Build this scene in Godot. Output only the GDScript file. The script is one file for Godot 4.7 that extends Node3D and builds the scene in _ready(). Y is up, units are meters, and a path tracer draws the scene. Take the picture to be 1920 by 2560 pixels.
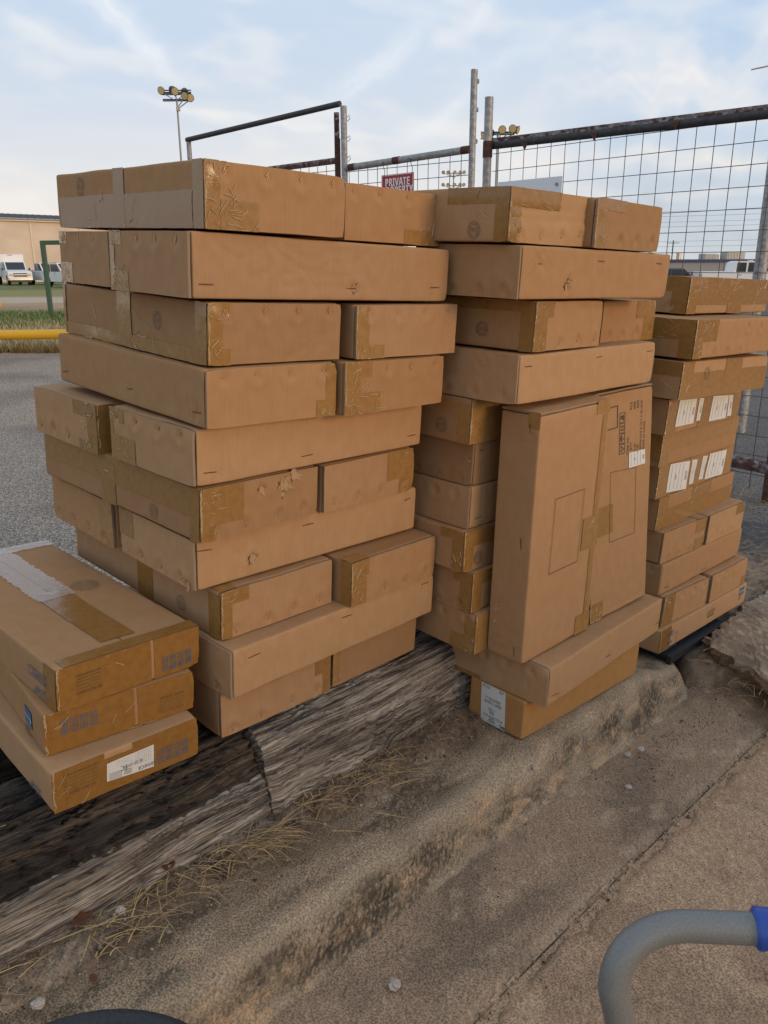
extends Node3D
# A pile of brown cartons on timbers and a kerb at the edge of an asphalt lot, evening light.
const TILT := -0.0453786          # the ground by the kerb falls this much towards the road
const EYE := Vector3(0, 1.48, 0)
const KERB_DIR := Vector3(0.682, 0, -0.731)   # along the kerb, to the right and away
const KERB_OUT := Vector3(0.731, 0, 0.682)    # across the kerb, towards the road
var counts := {}
var M := {}
var rng := RandomNumberGenerator.new()
var nz := FastNoiseLite.new()
var fine := FastNoiseLite.new()
var ridge := FastNoiseLite.new()
var tilt_basis := Basis(Vector3(0, 0, 1), TILT)

# ---------------------------------------------------------------- naming and small helpers
func numbered(n: String, parent: Node = self) -> String:
	var key := str(parent.get_instance_id()) + n
	var k: int = counts.get(key, 0)
	counts[key] = k + 1
	return n if k == 0 else "%s_%03d" % [n, k]

func thing(called: String, label: String, category: String, at := Vector3.ZERO, basis := Basis(), group := "") -> Node3D:
	var o := Node3D.new()
	o.name = numbered(called)
	o.transform = Transform3D(basis, at)
	add_child(o, true)
	return tag(o, label, category, group)

func tag(o: Node3D, label: String, category: String, group := "") -> Node3D:
	o.set_meta("label", label)
	o.set_meta("category", category)
	if group != "":
		o.set_meta("group", group)
	return o

func put(called: String, mesh: Mesh, parent: Node = self, material: Material = null, at := Transform3D()) -> MeshInstance3D:
	var o := MeshInstance3D.new()
	o.name = numbered(called, parent)
	o.mesh = mesh
	if material:
		o.material_override = material
	o.transform = at
	parent.add_child(o, true)
	return o

func ground_piece(called: String, mesh: Mesh, material: Material) -> MeshInstance3D:
	var o := put(called, mesh, self, material)
	o.set_meta("kind", "structure")
	return o

func tilted(p: Vector3) -> Vector3:
	return tilt_basis * (p - EYE) + EYE

func kerb_frame(s: float, n: float, y: float) -> Vector3:
	return tilted(KERB_DIR * s + KERB_OUT * n + Vector3(0, y, 0))

func lin(r: float, g: float, b: float) -> Color:   # linear base colour -> sRGB albedo
	return Color(r, g, b).linear_to_srgb()

func mat(col: Color, rough := 0.8, metal := 0.0) -> StandardMaterial3D:
	var m := StandardMaterial3D.new()
	m.albedo_color = col
	m.roughness = rough
	m.metallic = metal
	return m

func noise(kind: int, freq: float, octaves := 4, sd := 1) -> FastNoiseLite:
	var n := FastNoiseLite.new()
	n.noise_type = kind
	n.frequency = freq
	n.fractal_octaves = octaves
	n.fractal_type = FastNoiseLite.FRACTAL_FBM if octaves > 1 else FastNoiseLite.FRACTAL_NONE
	n.seed = sd
	return n

func ramp(stops: Array) -> Gradient:
	var g := Gradient.new()
	var off := PackedFloat32Array()
	var col := PackedColorArray()
	for s in stops:
		off.append(s[0]); col.append(s[1])
	g.offsets = off; g.colors = col
	return g

func noise_tex(n: FastNoiseLite, size := 1024, stops: Array = [], as_normal := false, bump := 4.0) -> NoiseTexture2D:
	var t := NoiseTexture2D.new()
	t.width = size; t.height = size
	t.seamless = true
	t.noise = n
	t.generate_mipmaps = true
	if as_normal:
		t.as_normal_map = true
		t.bump_strength = bump
	elif stops.size() > 0:
		t.color_ramp = ramp(stops)
	return t

func world_tex(m: StandardMaterial3D, scale: float, world := true) -> StandardMaterial3D:
	m.uv1_triplanar = true
	m.uv1_world_triplanar = world
	m.uv1_scale = Vector3.ONE * scale
	return m

# ---------------------------------------------------------------- mesh buffers
class Buf:
	var v := PackedVector3Array()
	var n := PackedVector3Array()
	var uv := PackedVector2Array()
	var c := PackedColorArray()
	var i := PackedInt32Array()
	func add(p: Vector3, nn: Vector3, u := Vector2.ZERO, col := Color.WHITE) -> int:
		v.append(p); n.append(nn); uv.append(u); c.append(col)
		return v.size() - 1
	func tri(a: int, b: int, d: int) -> void:   # turned so that it faces the way its normals do
		var g := (v[b] - v[a]).cross(v[d] - v[a])
		if g.dot(n[a] + n[b] + n[d]) > 0.0:
			i.append(a); i.append(d); i.append(b)
		else:
			i.append(a); i.append(b); i.append(d)
	func grid(p: PackedVector3Array, w: int, h: int, out: Vector3, uvs: PackedVector2Array, cols := PackedColorArray()) -> void:
		var base := v.size()
		for y in h:
			for x in w:
				var a := p[y * w + mini(x + 1, w - 1)] - p[y * w + maxi(x - 1, 0)]
				var b := p[mini(y + 1, h - 1) * w + x] - p[maxi(y - 1, 0) * w + x]
				var nn := a.cross(b).normalized()
				if nn.dot(out) < 0:
					nn = -nn
				v.append(p[y * w + x]); n.append(nn); uv.append(uvs[y * w + x])
				c.append(cols[y * w + x] if cols.size() > 0 else Color.WHITE)
		for y in h - 1:
			for x in w - 1:
				var k := base + y * w + x
				tri(k, k + 1, k + w)
				tri(k + 1, k + w + 1, k + w)
	func to(mesh: ArrayMesh, material: Material = null) -> ArrayMesh:
		if v.size() == 0 or i.size() == 0:
			return mesh
		var arr := []
		arr.resize(Mesh.ARRAY_MAX)
		arr[Mesh.ARRAY_VERTEX] = v; arr[Mesh.ARRAY_NORMAL] = n; arr[Mesh.ARRAY_TEX_UV] = uv
		arr[Mesh.ARRAY_COLOR] = c; arr[Mesh.ARRAY_INDEX] = i
		mesh.add_surface_from_arrays(Mesh.PRIMITIVE_TRIANGLES, arr)
		if material:
			mesh.surface_set_material(mesh.get_surface_count() - 1, material)
		return mesh
	func mesh() -> ArrayMesh:
		return to(ArrayMesh.new())

func tube(b: Buf, pts: PackedVector3Array, radii: PackedFloat32Array, sides := 12, caps := true, squash := 1.0) -> void:
	var base := b.v.size()
	var up := Vector3.UP
	var d0 := (pts[1] - pts[0]).normalized()
	if absf(d0.dot(up)) > 0.9:
		up = Vector3.RIGHT
	var side := d0.cross(up).normalized()
	var length := 0.0
	for k in pts.size():
		var d := (pts[mini(k + 1, pts.size() - 1)] - pts[maxi(k - 1, 0)]).normalized()
		side = (side - d * side.dot(d)).normalized()
		var other := d.cross(side)
		if k > 0:
			length += pts[k].distance_to(pts[k - 1])
		for j in sides + 1:
			var an := TAU * j / sides
			var o := side * cos(an) + other * sin(an) * squash
			b.add(pts[k] + o * radii[mini(k, radii.size() - 1)], o.normalized(), Vector2(float(j) / sides, length))
	for k in pts.size() - 1:
		for j in sides:
			var q := base + k * (sides + 1) + j
			b.tri(q, q + 1, q + sides + 1)
			b.tri(q + 1, q + sides + 2, q + sides + 1)
	if caps:
		for e in [0, pts.size() - 1]:
			var d := (pts[1] - pts[0]).normalized() * -1.0 if e == 0 else (pts[e] - pts[e - 1]).normalized()
			var m := b.add(pts[e], d)
			var first := b.v.size()
			for j in sides + 1:
				b.add(b.v[base + e * (sides + 1) + j], d)
			for j in sides:
				b.tri(m, first + j, first + j + 1)

func tube_mesh(pts: Array, r: float, sides := 12, caps := true) -> ArrayMesh:
	var b := Buf.new()
	tube(b, PackedVector3Array(pts), PackedFloat32Array([r]), sides, caps)
	return b.mesh()

# a box with chamfered edges, centred at c
func block(b: Buf, c: Vector3, size: Vector3, bevel := 0.0, turn := Basis()) -> void:
	var h := size / 2.0
	for axis in 3:
		for sg in [-1.0, 1.0]:
			var nn := Vector3.ZERO
			nn[axis] = sg
			var u := (axis + 1) % 3
			var w := (axis + 2) % 3
			var q := []
			for k in [[-1, -1], [1, -1], [1, 1], [-1, 1]]:
				var p := Vector3.ZERO
				p[axis] = sg * h[axis]
				p[u] = k[0] * (h[u] - bevel)
				p[w] = k[1] * (h[w] - bevel)
				q.append(b.add(c + turn * p, turn * nn, Vector2(p[u], p[w])))
			b.tri(q[0], q[1], q[2]); b.tri(q[0], q[2], q[3])
	if bevel <= 0.0:
		return
	for axis in 3:
		var u := (axis + 1) % 3
		var w := (axis + 2) % 3
		for su in [-1.0, 1.0]:
			for sw in [-1.0, 1.0]:
				var nn := Vector3.ZERO
				nn[u] = su; nn[w] = sw
				nn = nn.normalized()
				var q := []
				for k in [[-1, 0], [1, 0], [1, 1], [-1, 1]]:
					var p := Vector3.ZERO
					p[axis] = k[0] * (h[axis] - bevel)
					p[u] = su * (h[u] - (bevel if k[1] == 1 else 0.0))
					p[w] = sw * (h[w] - (0.0 if k[1] == 1 else bevel))
					q.append(b.add(c + turn * p, turn * nn))
				b.tri(q[0], q[1], q[2]); b.tri(q[0], q[2], q[3])
	for sx in [-1.0, 1.0]:
		for sy in [-1.0, 1.0]:
			for sz in [-1.0, 1.0]:
				var s := Vector3(sx, sy, sz)
				var nn := s.normalized()
				var q := []
				for axis in 3:
					var p := s * (h - Vector3.ONE * bevel)
					p[axis] = s[axis] * h[axis]
					q.append(b.add(c + turn * p, turn * nn))
				b.tri(q[0], q[1], q[2])

func block_mesh(size: Vector3, bevel := 0.0, c := Vector3.ZERO) -> ArrayMesh:
	var b := Buf.new()
	block(b, c, size, bevel)
	return b.mesh()

func prism(b: Buf, outline: PackedVector2Array, z0: float, z1: float, inset := 0.0) -> void:   # outline in x,y pushed along z
	var tri := Geometry2D.triangulate_polygon(outline)
	for e in 2:
		var z := z0 if e == 0 else z1
		var nn := Vector3(0, 0, -1 if e == 0 else 1)
		var base := b.v.size()
		for p in outline:
			b.add(Vector3(p.x, p.y, z), nn)
		for k in range(0, tri.size(), 3):
			b.tri(base + tri[k], base + tri[k + 1], base + tri[k + 2])
	var centre := Vector2.ZERO
	for p in outline:
		centre += p / outline.size()
	var flip := 1.0 if Geometry2D.is_polygon_clockwise(outline) else -1.0
	for k in outline.size():
		var p := outline[k]
		var q := outline[(k + 1) % outline.size()]
		var d := (q - p).normalized()
		var nn: Vector3 = Vector3(-d.y, d.x, 0) * flip
		var a := b.add(Vector3(p.x, p.y, z0), nn)
		var c := b.add(Vector3(q.x, q.y, z0), nn)
		var e := b.add(Vector3(q.x, q.y, z1), nn)
		var f := b.add(Vector3(p.x, p.y, z1), nn)
		b.tri(a, c, e); b.tri(a, e, f)

func prism_mesh(outline: Array, z0: float, z1: float) -> ArrayMesh:
	var b := Buf.new()
	prism(b, PackedVector2Array(outline), z0, z1)
	return b.mesh()

func stone_mesh(r: float, sd: int, flat := 0.65) -> ArrayMesh:
	var b := Buf.new()
	var w := 9
	var h := 6
	var p := PackedVector3Array()
	for y in h + 1:
		for x in w + 1:
			var th := PI * y / h
			var ph := TAU * (x % w) / w
			var d := Vector3(sin(th) * cos(ph), cos(th), sin(th) * sin(ph))
			var k := 1.0 + 0.55 * nz.get_noise_3dv(d * 9.0 + Vector3.ONE * sd * 13.7)
			p.append(Vector3(d.x, d.y * flat, d.z) * r * k)
	for y in h:
		for x in w:
			for t in [[0, 1, w + 1], [1, w + 2, w + 1]]:
				var k := y * (w + 1) + x
				var a := p[k + t[0]]
				var c := p[k + t[1]]
				var e := p[k + t[2]]
				var nn := (c - a).cross(e - a).normalized()
				if nn.dot(a + c + e) < 0:
					nn = -nn
				var q := b.add(a, nn)
				b.add(c, nn); b.add(e, nn)
				b.tri(q, q + 1, q + 2)
	return b.mesh()

# ---------------------------------------------------------------- materials
func kraft_images() -> Array:
	var size := 1024
	var a := noise(FastNoiseLite.TYPE_SIMPLEX_SMOOTH, 0.006, 4, 11).get_seamless_image(size, size)
	var f := noise(FastNoiseLite.TYPE_SIMPLEX_SMOOTH, 0.22, 3, 12).get_seamless_image(size, size)
	var streak := noise(FastNoiseLite.TYPE_SIMPLEX_SMOOTH, 0.05, 3, 13).get_seamless_image(size, size)
	var ad := a.get_data()
	var fd := f.get_data()
	var sd := streak.get_data()
	var out := PackedByteArray()
	out.resize(size * size * 3)
	var bump := PackedByteArray()
	bump.resize(size * size)
	for y in size:
		for x in size:
			var k := y * size + x
			var big := (ad[k] - 128) / 128.0
			var fi := (fd[k] - 128) / 128.0
			var st := (sd[(y / 14) * size + x] - 128) / 128.0     # fibres drawn out along the flutes
			var t := 1.0 + 0.018 * big + 0.075 * fi + 0.022 * st
			t += 0.10 * clampf(fi - 0.42, 0.0, 1.0) - 0.22 * clampf(-fi - 0.45, 0.0, 1.0)   # pale and dark flecks in the paper
			out[k * 3] = clampi(int(232.0 * t), 0, 255)
			out[k * 3 + 1] = clampi(int(230.0 * (t + 0.008 * big)), 0, 255)
			out[k * 3 + 2] = clampi(int(226.0 * (t + 0.02 * big - 0.02 * fi)), 0, 255)
			bump[k] = clampi(int(128.0 + 16.0 * sin(TAU * x / 16.0) + 5.0 * big + 12.0 * fi), 0, 255)
	var im := Image.create_from_data(size, size, false, Image.FORMAT_RGB8, out)
	var bi := Image.create_from_data(size, size, false, Image.FORMAT_L8, bump)
	bi.convert(Image.FORMAT_RGBA8)
	bi.bump_map_to_normal_map(1.6)
	return [ImageTexture.create_from_image(im), ImageTexture.create_from_image(bi)]

func wood_images() -> Array:
	var w := 1024
	var h := 512
	var out := PackedByteArray()
	out.resize(w * h * 3)
	var bump := PackedByteArray()
	bump.resize(w * h)
	var a := noise(FastNoiseLite.TYPE_SIMPLEX_SMOOTH, 1.0, 3, 101)
	var c := noise(FastNoiseLite.TYPE_SIMPLEX, 1.0, 2, 102)
	rng.seed = 404
	var knots := []
	for k in 4:
		knots.append(Vector3(rng.randf() * w * 2.0, rng.randf() * h, rng.randf_range(14.0, 34.0)))
	for y in h:
		for px in w:
			var x := px * 2
			var yy := float(y)
			var bend := a.get_noise_2d(x * 0.0011, y * 0.004) * 24.0
			for k: Vector3 in knots:
				var dx := (x - k.x) / (k.z * 4.5)
				var dy := (yy - k.y) / k.z
				var r := dx * dx + dy * dy
				if r < 6.0:
					bend += k.z * 0.9 * exp(-r) * signf(dy) * (1.0 - exp(-absf(dy) * 2.0))
			yy += bend
			var broad := a.get_noise_2d(x * 0.0022 + 50.0, yy * 0.035)
			var lines := c.get_noise_2d(x * 0.006, yy * 0.24)
			var hair := c.get_noise_2d(x * 0.016 + 70.0, yy * 0.75)
			var crack := 1.0 - absf(a.get_noise_2d(x * 0.0014 + 200.0, yy * 0.06)) * 9.0
			var t := clampf(0.55 + 0.62 * broad + 0.50 * lines + 0.30 * hair, 0.0, 1.0)
			var col := Color(0.062, 0.049, 0.039).lerp(Color(0.20, 0.162, 0.125), smoothstep(0.1, 0.5, t)).lerp(Color(0.41, 0.345, 0.275), smoothstep(0.5, 1.0, t))
			col = col.lerp(Color(0.016, 0.013, 0.011), smoothstep(0.4, 0.95, crack) * 0.75).linear_to_srgb()
			var q := (y * w + px) * 3
			out[q] = int(col.r * 255.0); out[q + 1] = int(col.g * 255.0); out[q + 2] = int(col.b * 255.0)
			bump[y * w + px] = clampi(int(150.0 + 60.0 * lines + 45.0 * hair - 150.0 * smoothstep(0.2, 0.9, crack)), 0, 255)
	var im := Image.create_from_data(w, h, false, Image.FORMAT_RGB8, out)
	var bi := Image.create_from_data(w, h, false, Image.FORMAT_L8, bump)
	bi.convert(Image.FORMAT_RGBA8)
	bi.bump_map_to_normal_map(2.2)
	return [ImageTexture.create_from_image(im), ImageTexture.create_from_image(bi)]

func make_materials() -> void:
	var k := kraft_images()
	var tones := [[0.384, 0.222, 0.110], [0.405, 0.236, 0.119], [0.338, 0.195, 0.097], [0.388, 0.230, 0.121], [0.358, 0.203, 0.097], [0.425, 0.256, 0.133]]
	for t in tones.size():
		var m := mat(lin(tones[t][0] * 1.22, tones[t][1] * 1.22, tones[t][2] * 1.24), 0.82)
		m.albedo_texture = k[0]
		m.normal_enabled = true
		m.normal_texture = k[1]
		m.normal_scale = 0.35
		m.metallic_specular = 0.22
		M["kraft%d" % t] = m
	M.carton = M.kraft0.duplicate()
	M.carton.albedo_color = lin(0.50, 0.265, 0.10)
	M.raw = mat(lin(0.27, 0.19, 0.125), 0.95)
	var crumple := noise(FastNoiseLite.TYPE_CELLULAR, 0.02, 3, 21)
	crumple.cellular_return_type = FastNoiseLite.RETURN_DISTANCE2_SUB
	crumple.domain_warp_enabled = true
	crumple.domain_warp_amplitude = 30.0
	var crumple_tex := noise_tex(crumple, 512, [], true, 5.0)
	var blotch := noise_tex(noise(FastNoiseLite.TYPE_SIMPLEX_SMOOTH, 0.012, 4, 22), 512, [[0.0, Color(0.90, 0.89, 0.87)], [0.5, Color(0.96, 0.955, 0.94)], [1.0, Color(1, 1, 1)]])
	for t in 3:
		var c: Array = [[0.330, 0.175, 0.056], [0.305, 0.161, 0.050], [0.350, 0.190, 0.066]][t]
		var m := mat(lin(c[0], c[1], c[2]), 0.2)
		m.albedo_texture = blotch
		m.normal_enabled = true
		m.normal_texture = crumple_tex
		m.normal_scale = 0.15
		M["tape%d" % t] = m
	M.brown_tape = M.tape0.duplicate()
	M.brown_tape.albedo_color = lin(0.285, 0.135, 0.032)
	M.pale_tape = mat(lin(0.345, 0.215, 0.125), 0.55)
	M.pale_tape.normal_enabled = true
	M.pale_tape.normal_texture = crumple_tex
	M.pale_tape.normal_scale = 0.15
	M.film = mat(Color(0.80, 0.74, 0.69, 0.28), 0.25)
	M.film.transparency = BaseMaterial3D.TRANSPARENCY_ALPHA
	M.film.normal_enabled = true
	M.film.normal_texture = crumple_tex
	M.film.normal_scale = 0.7
	M.crease = mat(lin(0.46, 0.325, 0.165), 0.25)
	M.copper = mat(lin(0.70, 0.36, 0.15), 0.3, 0.75)
	M.ink = mat(lin(0.085, 0.058, 0.042), 0.8)
	M.seal = mat(lin(0.20, 0.125, 0.078), 0.8)
	M.faded = mat(lin(0.15, 0.085, 0.04), 0.8)
	M.blue = mat(lin(0.045, 0.115, 0.21), 0.7)
	M.label = mat(lin(0.66, 0.64, 0.60), 0.6)
	M.label_ink = mat(lin(0.12, 0.12, 0.12), 0.7)
	M.slot = mat(lin(0.13, 0.06, 0.025), 0.9)
	M.torn = mat(lin(0.40, 0.255, 0.14), 0.95)
	M.straw = mat(Color.WHITE, 0.8)
	M.straw.vertex_color_use_as_albedo = true
	M.scuff = mat(lin(0.52, 0.40, 0.29), 0.9)

# ---------------------------------------------------------------- cartons
var D := Vector3.ONE          # width (front), height, depth of the carton in hand
var end_face := ""
var seed_v := Vector3.ZERO
var dents := {}
var folds := {}
var ax := {}
var lift := 0.0

func set_axes() -> void:
	var h := D / 2.0
	ax = {
		"R": [Vector3(-h.x, 0, h.z), Vector3.RIGHT, Vector3.UP, Vector3.BACK, D.x, D.y],
		"L": [Vector3(-h.x, 0, h.z), Vector3.FORWARD, Vector3.UP, Vector3.LEFT, D.z, D.y],
		"T": [Vector3(-h.x, D.y, h.z), Vector3.RIGHT, Vector3.FORWARD, Vector3.UP, D.x, D.z],
		"F": [Vector3(h.x, 0, h.z), Vector3.FORWARD, Vector3.UP, Vector3.RIGHT, D.z, D.y],
		"K": [Vector3(-h.x, 0, -h.z), Vector3.RIGHT, Vector3.UP, Vector3.FORWARD, D.x, D.y],
		"D": [Vector3(-h.x, 0, h.z), Vector3.RIGHT, Vector3.FORWARD, Vector3.DOWN, D.x, D.z]}

# how far the skin of a face stands out from the flat, metres
func skin(f: String, a: float, b: float) -> float:
	var g: Array = ax[f]
	var w: float = g[4]
	var h: float = g[5]
	var p: Vector3 = g[0] + g[1] * a + g[2] * b + seed_v
	var edge := minf(minf(a, w - a), minf(b, h - b))
	var win := smoothstep(0.003, 0.03, edge)
	var d := (nz.get_noise_3dv(p * 4.0) * 0.0020 + nz.get_noise_3dv(p * 22.0) * 0.00025) * win
	if f == end_face:
		d += nz.get_noise_3dv(p * 11.0 + Vector3(7, 3, 1)) * 0.0012
	for q: Vector3 in dents.get(f, []):
		var dx := a - q.x
		var dy := b - q.y
		var r2 := dx * dx + dy * dy
		if r2 < 0.004:
			d += (-q.z * exp(-(dx * dx * 1.5 + dy * dy * 0.7) / 0.00008) + q.z * 0.30 * exp(-pow(sqrt(r2) - 0.024, 2.0) / 0.00010)) * win
	for q: PackedVector2Array in folds.get(f, []):
		var best := 1.0
		for k in q.size() - 1:
			var c := Geometry2D.get_closest_point_to_segment(Vector2(a, b), q[k], q[k + 1])
			best = minf(best, c.distance_to(Vector2(a, b)))
		if best < 0.03:
			d += (0.0016 * exp(-best * best / 0.000016) - 0.0022 * exp(-pow(best - 0.010, 2.0) / 0.00004)) * smoothstep(0.0, 0.012, edge)
	return d

func on_skin(f: String, a: float, b: float, off: float) -> Vector3:
	var g: Array = ax[f]
	return bent(g[0] + g[1] * a + g[2] * b + g[3] * (skin(f, a, b) + off))

# cartons are never true: they bow a little and their corners are knocked in
var crushed := []
func bent(p: Vector3) -> Vector3:
	var q := p * 3.2 + seed_v
	var o := p + Vector3(nz.get_noise_3dv(q), nz.get_noise_3dv(q + Vector3(17, 0, 5)), nz.get_noise_3dv(q + Vector3(0, 31, 9))) * 0.0017
	for c: Array in crushed:
		var d: Vector3 = p - c[0]
		o += c[1] * exp(-d.length_squared() / c[2])
	return o

func spread(from: float, to: float, step: float) -> PackedFloat32Array:
	var k := maxi(1, int(ceil((to - from) / step)))
	var out := PackedFloat32Array()
	for j in k + 1:
		out.append(lerpf(from, to, float(j) / k))
	return out

func body_mesh(detail: String, tone: Material) -> ArrayMesh:
	var lo := Vector3(-D.x / 2, 0, -D.z / 2)
	var hi := Vector3(D.x / 2, D.y, D.z / 2)
	if end_face != "":
		var n: Vector3 = ax[end_face][3]
		hi -= n.max(Vector3.ZERO) * 0.0085
		lo -= n.min(Vector3.ZERO) * 0.0085
	var r := 0.0065
	var b := Buf.new()
	for f in ["R", "L", "T", "F", "K", "D"]:
		var g: Array = ax[f]
		var o: Vector3 = g[0]
		var e1: Vector3 = g[1]
		var e2: Vector3 = g[2]
		var n: Vector3 = g[3]
		var step := 0.0095 if f in detail and f != end_face else 0.2
		var from: Vector3 = Vector3(hi.x if n.x > 0 else lo.x, hi.y if n.y > 0 else lo.y, hi.z if n.z > 0 else lo.z)
		var a0 := minf((lo - o).dot(e1), (hi - o).dot(e1))
		var a1 := maxf((lo - o).dot(e1), (hi - o).dot(e1))
		var b0 := minf((lo - o).dot(e2), (hi - o).dot(e2))
		var b1 := maxf((lo - o).dot(e2), (hi - o).dot(e2))
		var depth := (from - o).dot(n)
		var xs := PackedFloat32Array([a0, a0 + r * 0.35])
		xs.append_array(spread(a0 + r, a1 - r, step)); xs.append_array([a1 - r * 0.35, a1])
		var ys := PackedFloat32Array([b0, b0 + r * 0.35])
		ys.append_array(spread(b0 + r, b1 - r, step)); ys.append_array([b1 - r * 0.35, b1])
		var p := PackedVector3Array()
		var uv := PackedVector2Array()
		var shift := Vector2(seed_v.x, seed_v.y)
		for y in ys:
			for x in xs:
				var q := o + e1 * x + e2 * y + n * depth
				var c := q.clamp(lo + Vector3.ONE * r, hi - Vector3.ONE * r)
				q = c + (q - c).normalized() * r
				if step < 0.1:
					q += n * skin(f, x, y)
				p.append(bent(q))
				uv.append(Vector2(x, y) / 0.4 + shift)
		b.grid(p, xs.size(), ys.size(), n, uv)
	return b.to(ArrayMesh.new(), tone)

func plate_mesh(f: String, tone: Material) -> ArrayMesh:
	var g: Array = ax[f]
	var xs := spread(0.0012, g[4] - 0.0012, 0.0095)
	var ys := spread(0.0012, g[5] - 0.0012, 0.0095)
	var p := PackedVector3Array()
	var uv := PackedVector2Array()
	for y in ys:
		for x in xs:
			p.append(on_skin(f, x, y, 0.0))
			uv.append(Vector2(x, y) / 0.4 + Vector2(seed_v.z, seed_v.x))
	var b := Buf.new()
	b.grid(p, xs.size(), ys.size(), g[3], uv)
	var m := b.to(ArrayMesh.new(), tone)
	var e := Buf.new()
	var w := xs.size()
	var h := ys.size()
	var rim := PackedInt32Array()
	for x in w: rim.append(x)
	for y in range(1, h): rim.append(y * w + w - 1)
	for x in range(w - 2, -1, -1): rim.append((h - 1) * w + x)
	for y in range(h - 2, -1, -1): rim.append(y * w)
	var mid: Vector3 = g[0] + g[1] * g[4] / 2 + g[2] * g[5] / 2
	for k in rim.size() - 1:
		var q := p[rim[k]]
		var s := p[rim[k + 1]]
		var t := (s - q).normalized()
		var nn: Vector3 = t.cross(g[3])
		if nn.dot(q - mid) < 0:
			nn = -nn
		var back: Vector3 = g[3] * -0.0058
		var i0 := e.add(q, nn); e.add(s, nn); e.add(s + back, nn); e.add(q + back, nn)
		e.tri(i0, i0 + 1, i0 + 2); e.tri(i0, i0 + 2, i0 + 3)
	return e.to(m, M.raw)

func patch(b: Buf, f: String, a0: float, b0: float, a1: float, b1: float, off: float, ragged := 0.0) -> void:
	var g: Array = ax[f]
	var xs := spread(a0, a1, 0.009)
	var ys := spread(b0, b1, 0.009)
	var p := PackedVector3Array()
	var uv := PackedVector2Array()
	for j in ys.size():
		for i in xs.size():
			var x := xs[i]
			var y := ys[j]
			if ragged > 0.0:
				if i == 0 or i == xs.size() - 1: x += rng.randf_range(-ragged, ragged) * 0.4
				if j == 0 or j == ys.size() - 1: y += rng.randf_range(-ragged, ragged) * 0.4
			x = clampf(x, 0.0, g[4]); y = clampf(y, 0.0, g[5])
			p.append(on_skin(f, x, y, off + 0.0006 * maxf(0.0, fine.get_noise_2d(x * 900.0 + seed_v.x * 99.0, y * 900.0))))
			uv.append(Vector2(x, y) / 0.16 + Vector2(seed_v.y, seed_v.z))
	b.grid(p, xs.size(), ys.size(), g[3], uv)

func stroke(b: Buf, f: String, pts: PackedVector2Array, width: float, off: float, steps := 0.02) -> void:
	for k in pts.size() - 1:
		var d := (pts[k + 1] - pts[k])
		var sd := Vector2(-d.y, d.x).normalized() * width / 2.0
		var m := maxi(1, int(d.length() / steps))
		var base := b.v.size()
		for j in m + 1:
			var c := pts[k] + d * (float(j) / m)
			b.add(on_skin(f, c.x - sd.x, c.y - sd.y, off), ax[f][3]); b.add(on_skin(f, c.x + sd.x, c.y + sd.y, off), ax[f][3])
		for j in m:
			b.tri(base + j * 2, base + j * 2 + 1, base + j * 2 + 2); b.tri(base + j * 2 + 1, base + j * 2 + 3, base + j * 2 + 2)

func inked(b: Buf, f: String, outline: PackedVector2Array, off: float) -> void:
	var tri := Geometry2D.triangulate_polygon(outline)
	var base := b.v.size()
	for q in outline:
		b.add(on_skin(f, q.x, q.y, off), ax[f][3])
	for k in range(0, tri.size(), 3):
		b.tri(base + tri[k], base + tri[k + 1], base + tri[k + 2])

# reading direction and up on a face, turned by deg
func reading(f: String, deg: float) -> Array:
	var sg := -1.0 if f == "L" else 1.0
	var r := Vector2(sg, 0)
	var u := Vector2(0, 1)
	var c := cos(deg_to_rad(deg))
	var s := sin(deg_to_rad(deg))
	return [r * c + u * s, u * c - r * s]

var font_cache := {}
func text_arrays(text: String, bold := false) -> Array:
	var key := text + str(bold)
	if not font_cache.has(key):
		var t := TextMesh.new()
		var sf := SystemFont.new()
		sf.font_names = PackedStringArray(["Droid Sans"])
		if bold:
			sf.font_weight = 700
		t.font = sf
		t.font_size = 64
		t.pixel_size = 0.01
		t.depth = 0.02
		t.curve_step = 2.0
		t.text = text
		font_cache[key] = t.get_mesh_arrays()
	return font_cache[key]

func lettering(b: Buf, f: String, at: Vector2, deg: float, height: float, text: String, off: float, stretch := 1.0) -> void:
	var arr := text_arrays(text)
	var v: PackedVector3Array = arr[Mesh.ARRAY_VERTEX]
	var ids: PackedInt32Array = arr[Mesh.ARRAY_INDEX] if arr[Mesh.ARRAY_INDEX] != null else PackedInt32Array()
	var dirs := reading(f, deg)
	var k := height / 0.46      # capitals of the font are about 0.46 units tall
	var lo := INF
	var hi := -INF
	for q in v:
		lo = minf(lo, q.y); hi = maxf(hi, q.y)
	var base := b.v.size()
	for q in v:
		var c: Vector2 = at + dirs[0] * q.x * k * stretch + dirs[1] * (q.y - (lo + hi) / 2.0) * k
		b.add(on_skin(f, c.x, c.y, off + (0.0003 if q.z > 0.0 else -0.0001)), ax[f][3])
	if ids.size() == 0:
		for j in v.size(): ids.append(j)
	for j in range(0, ids.size(), 3):
		b.tri(base + ids[j], base + ids[j + 1], base + ids[j + 2])

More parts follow.
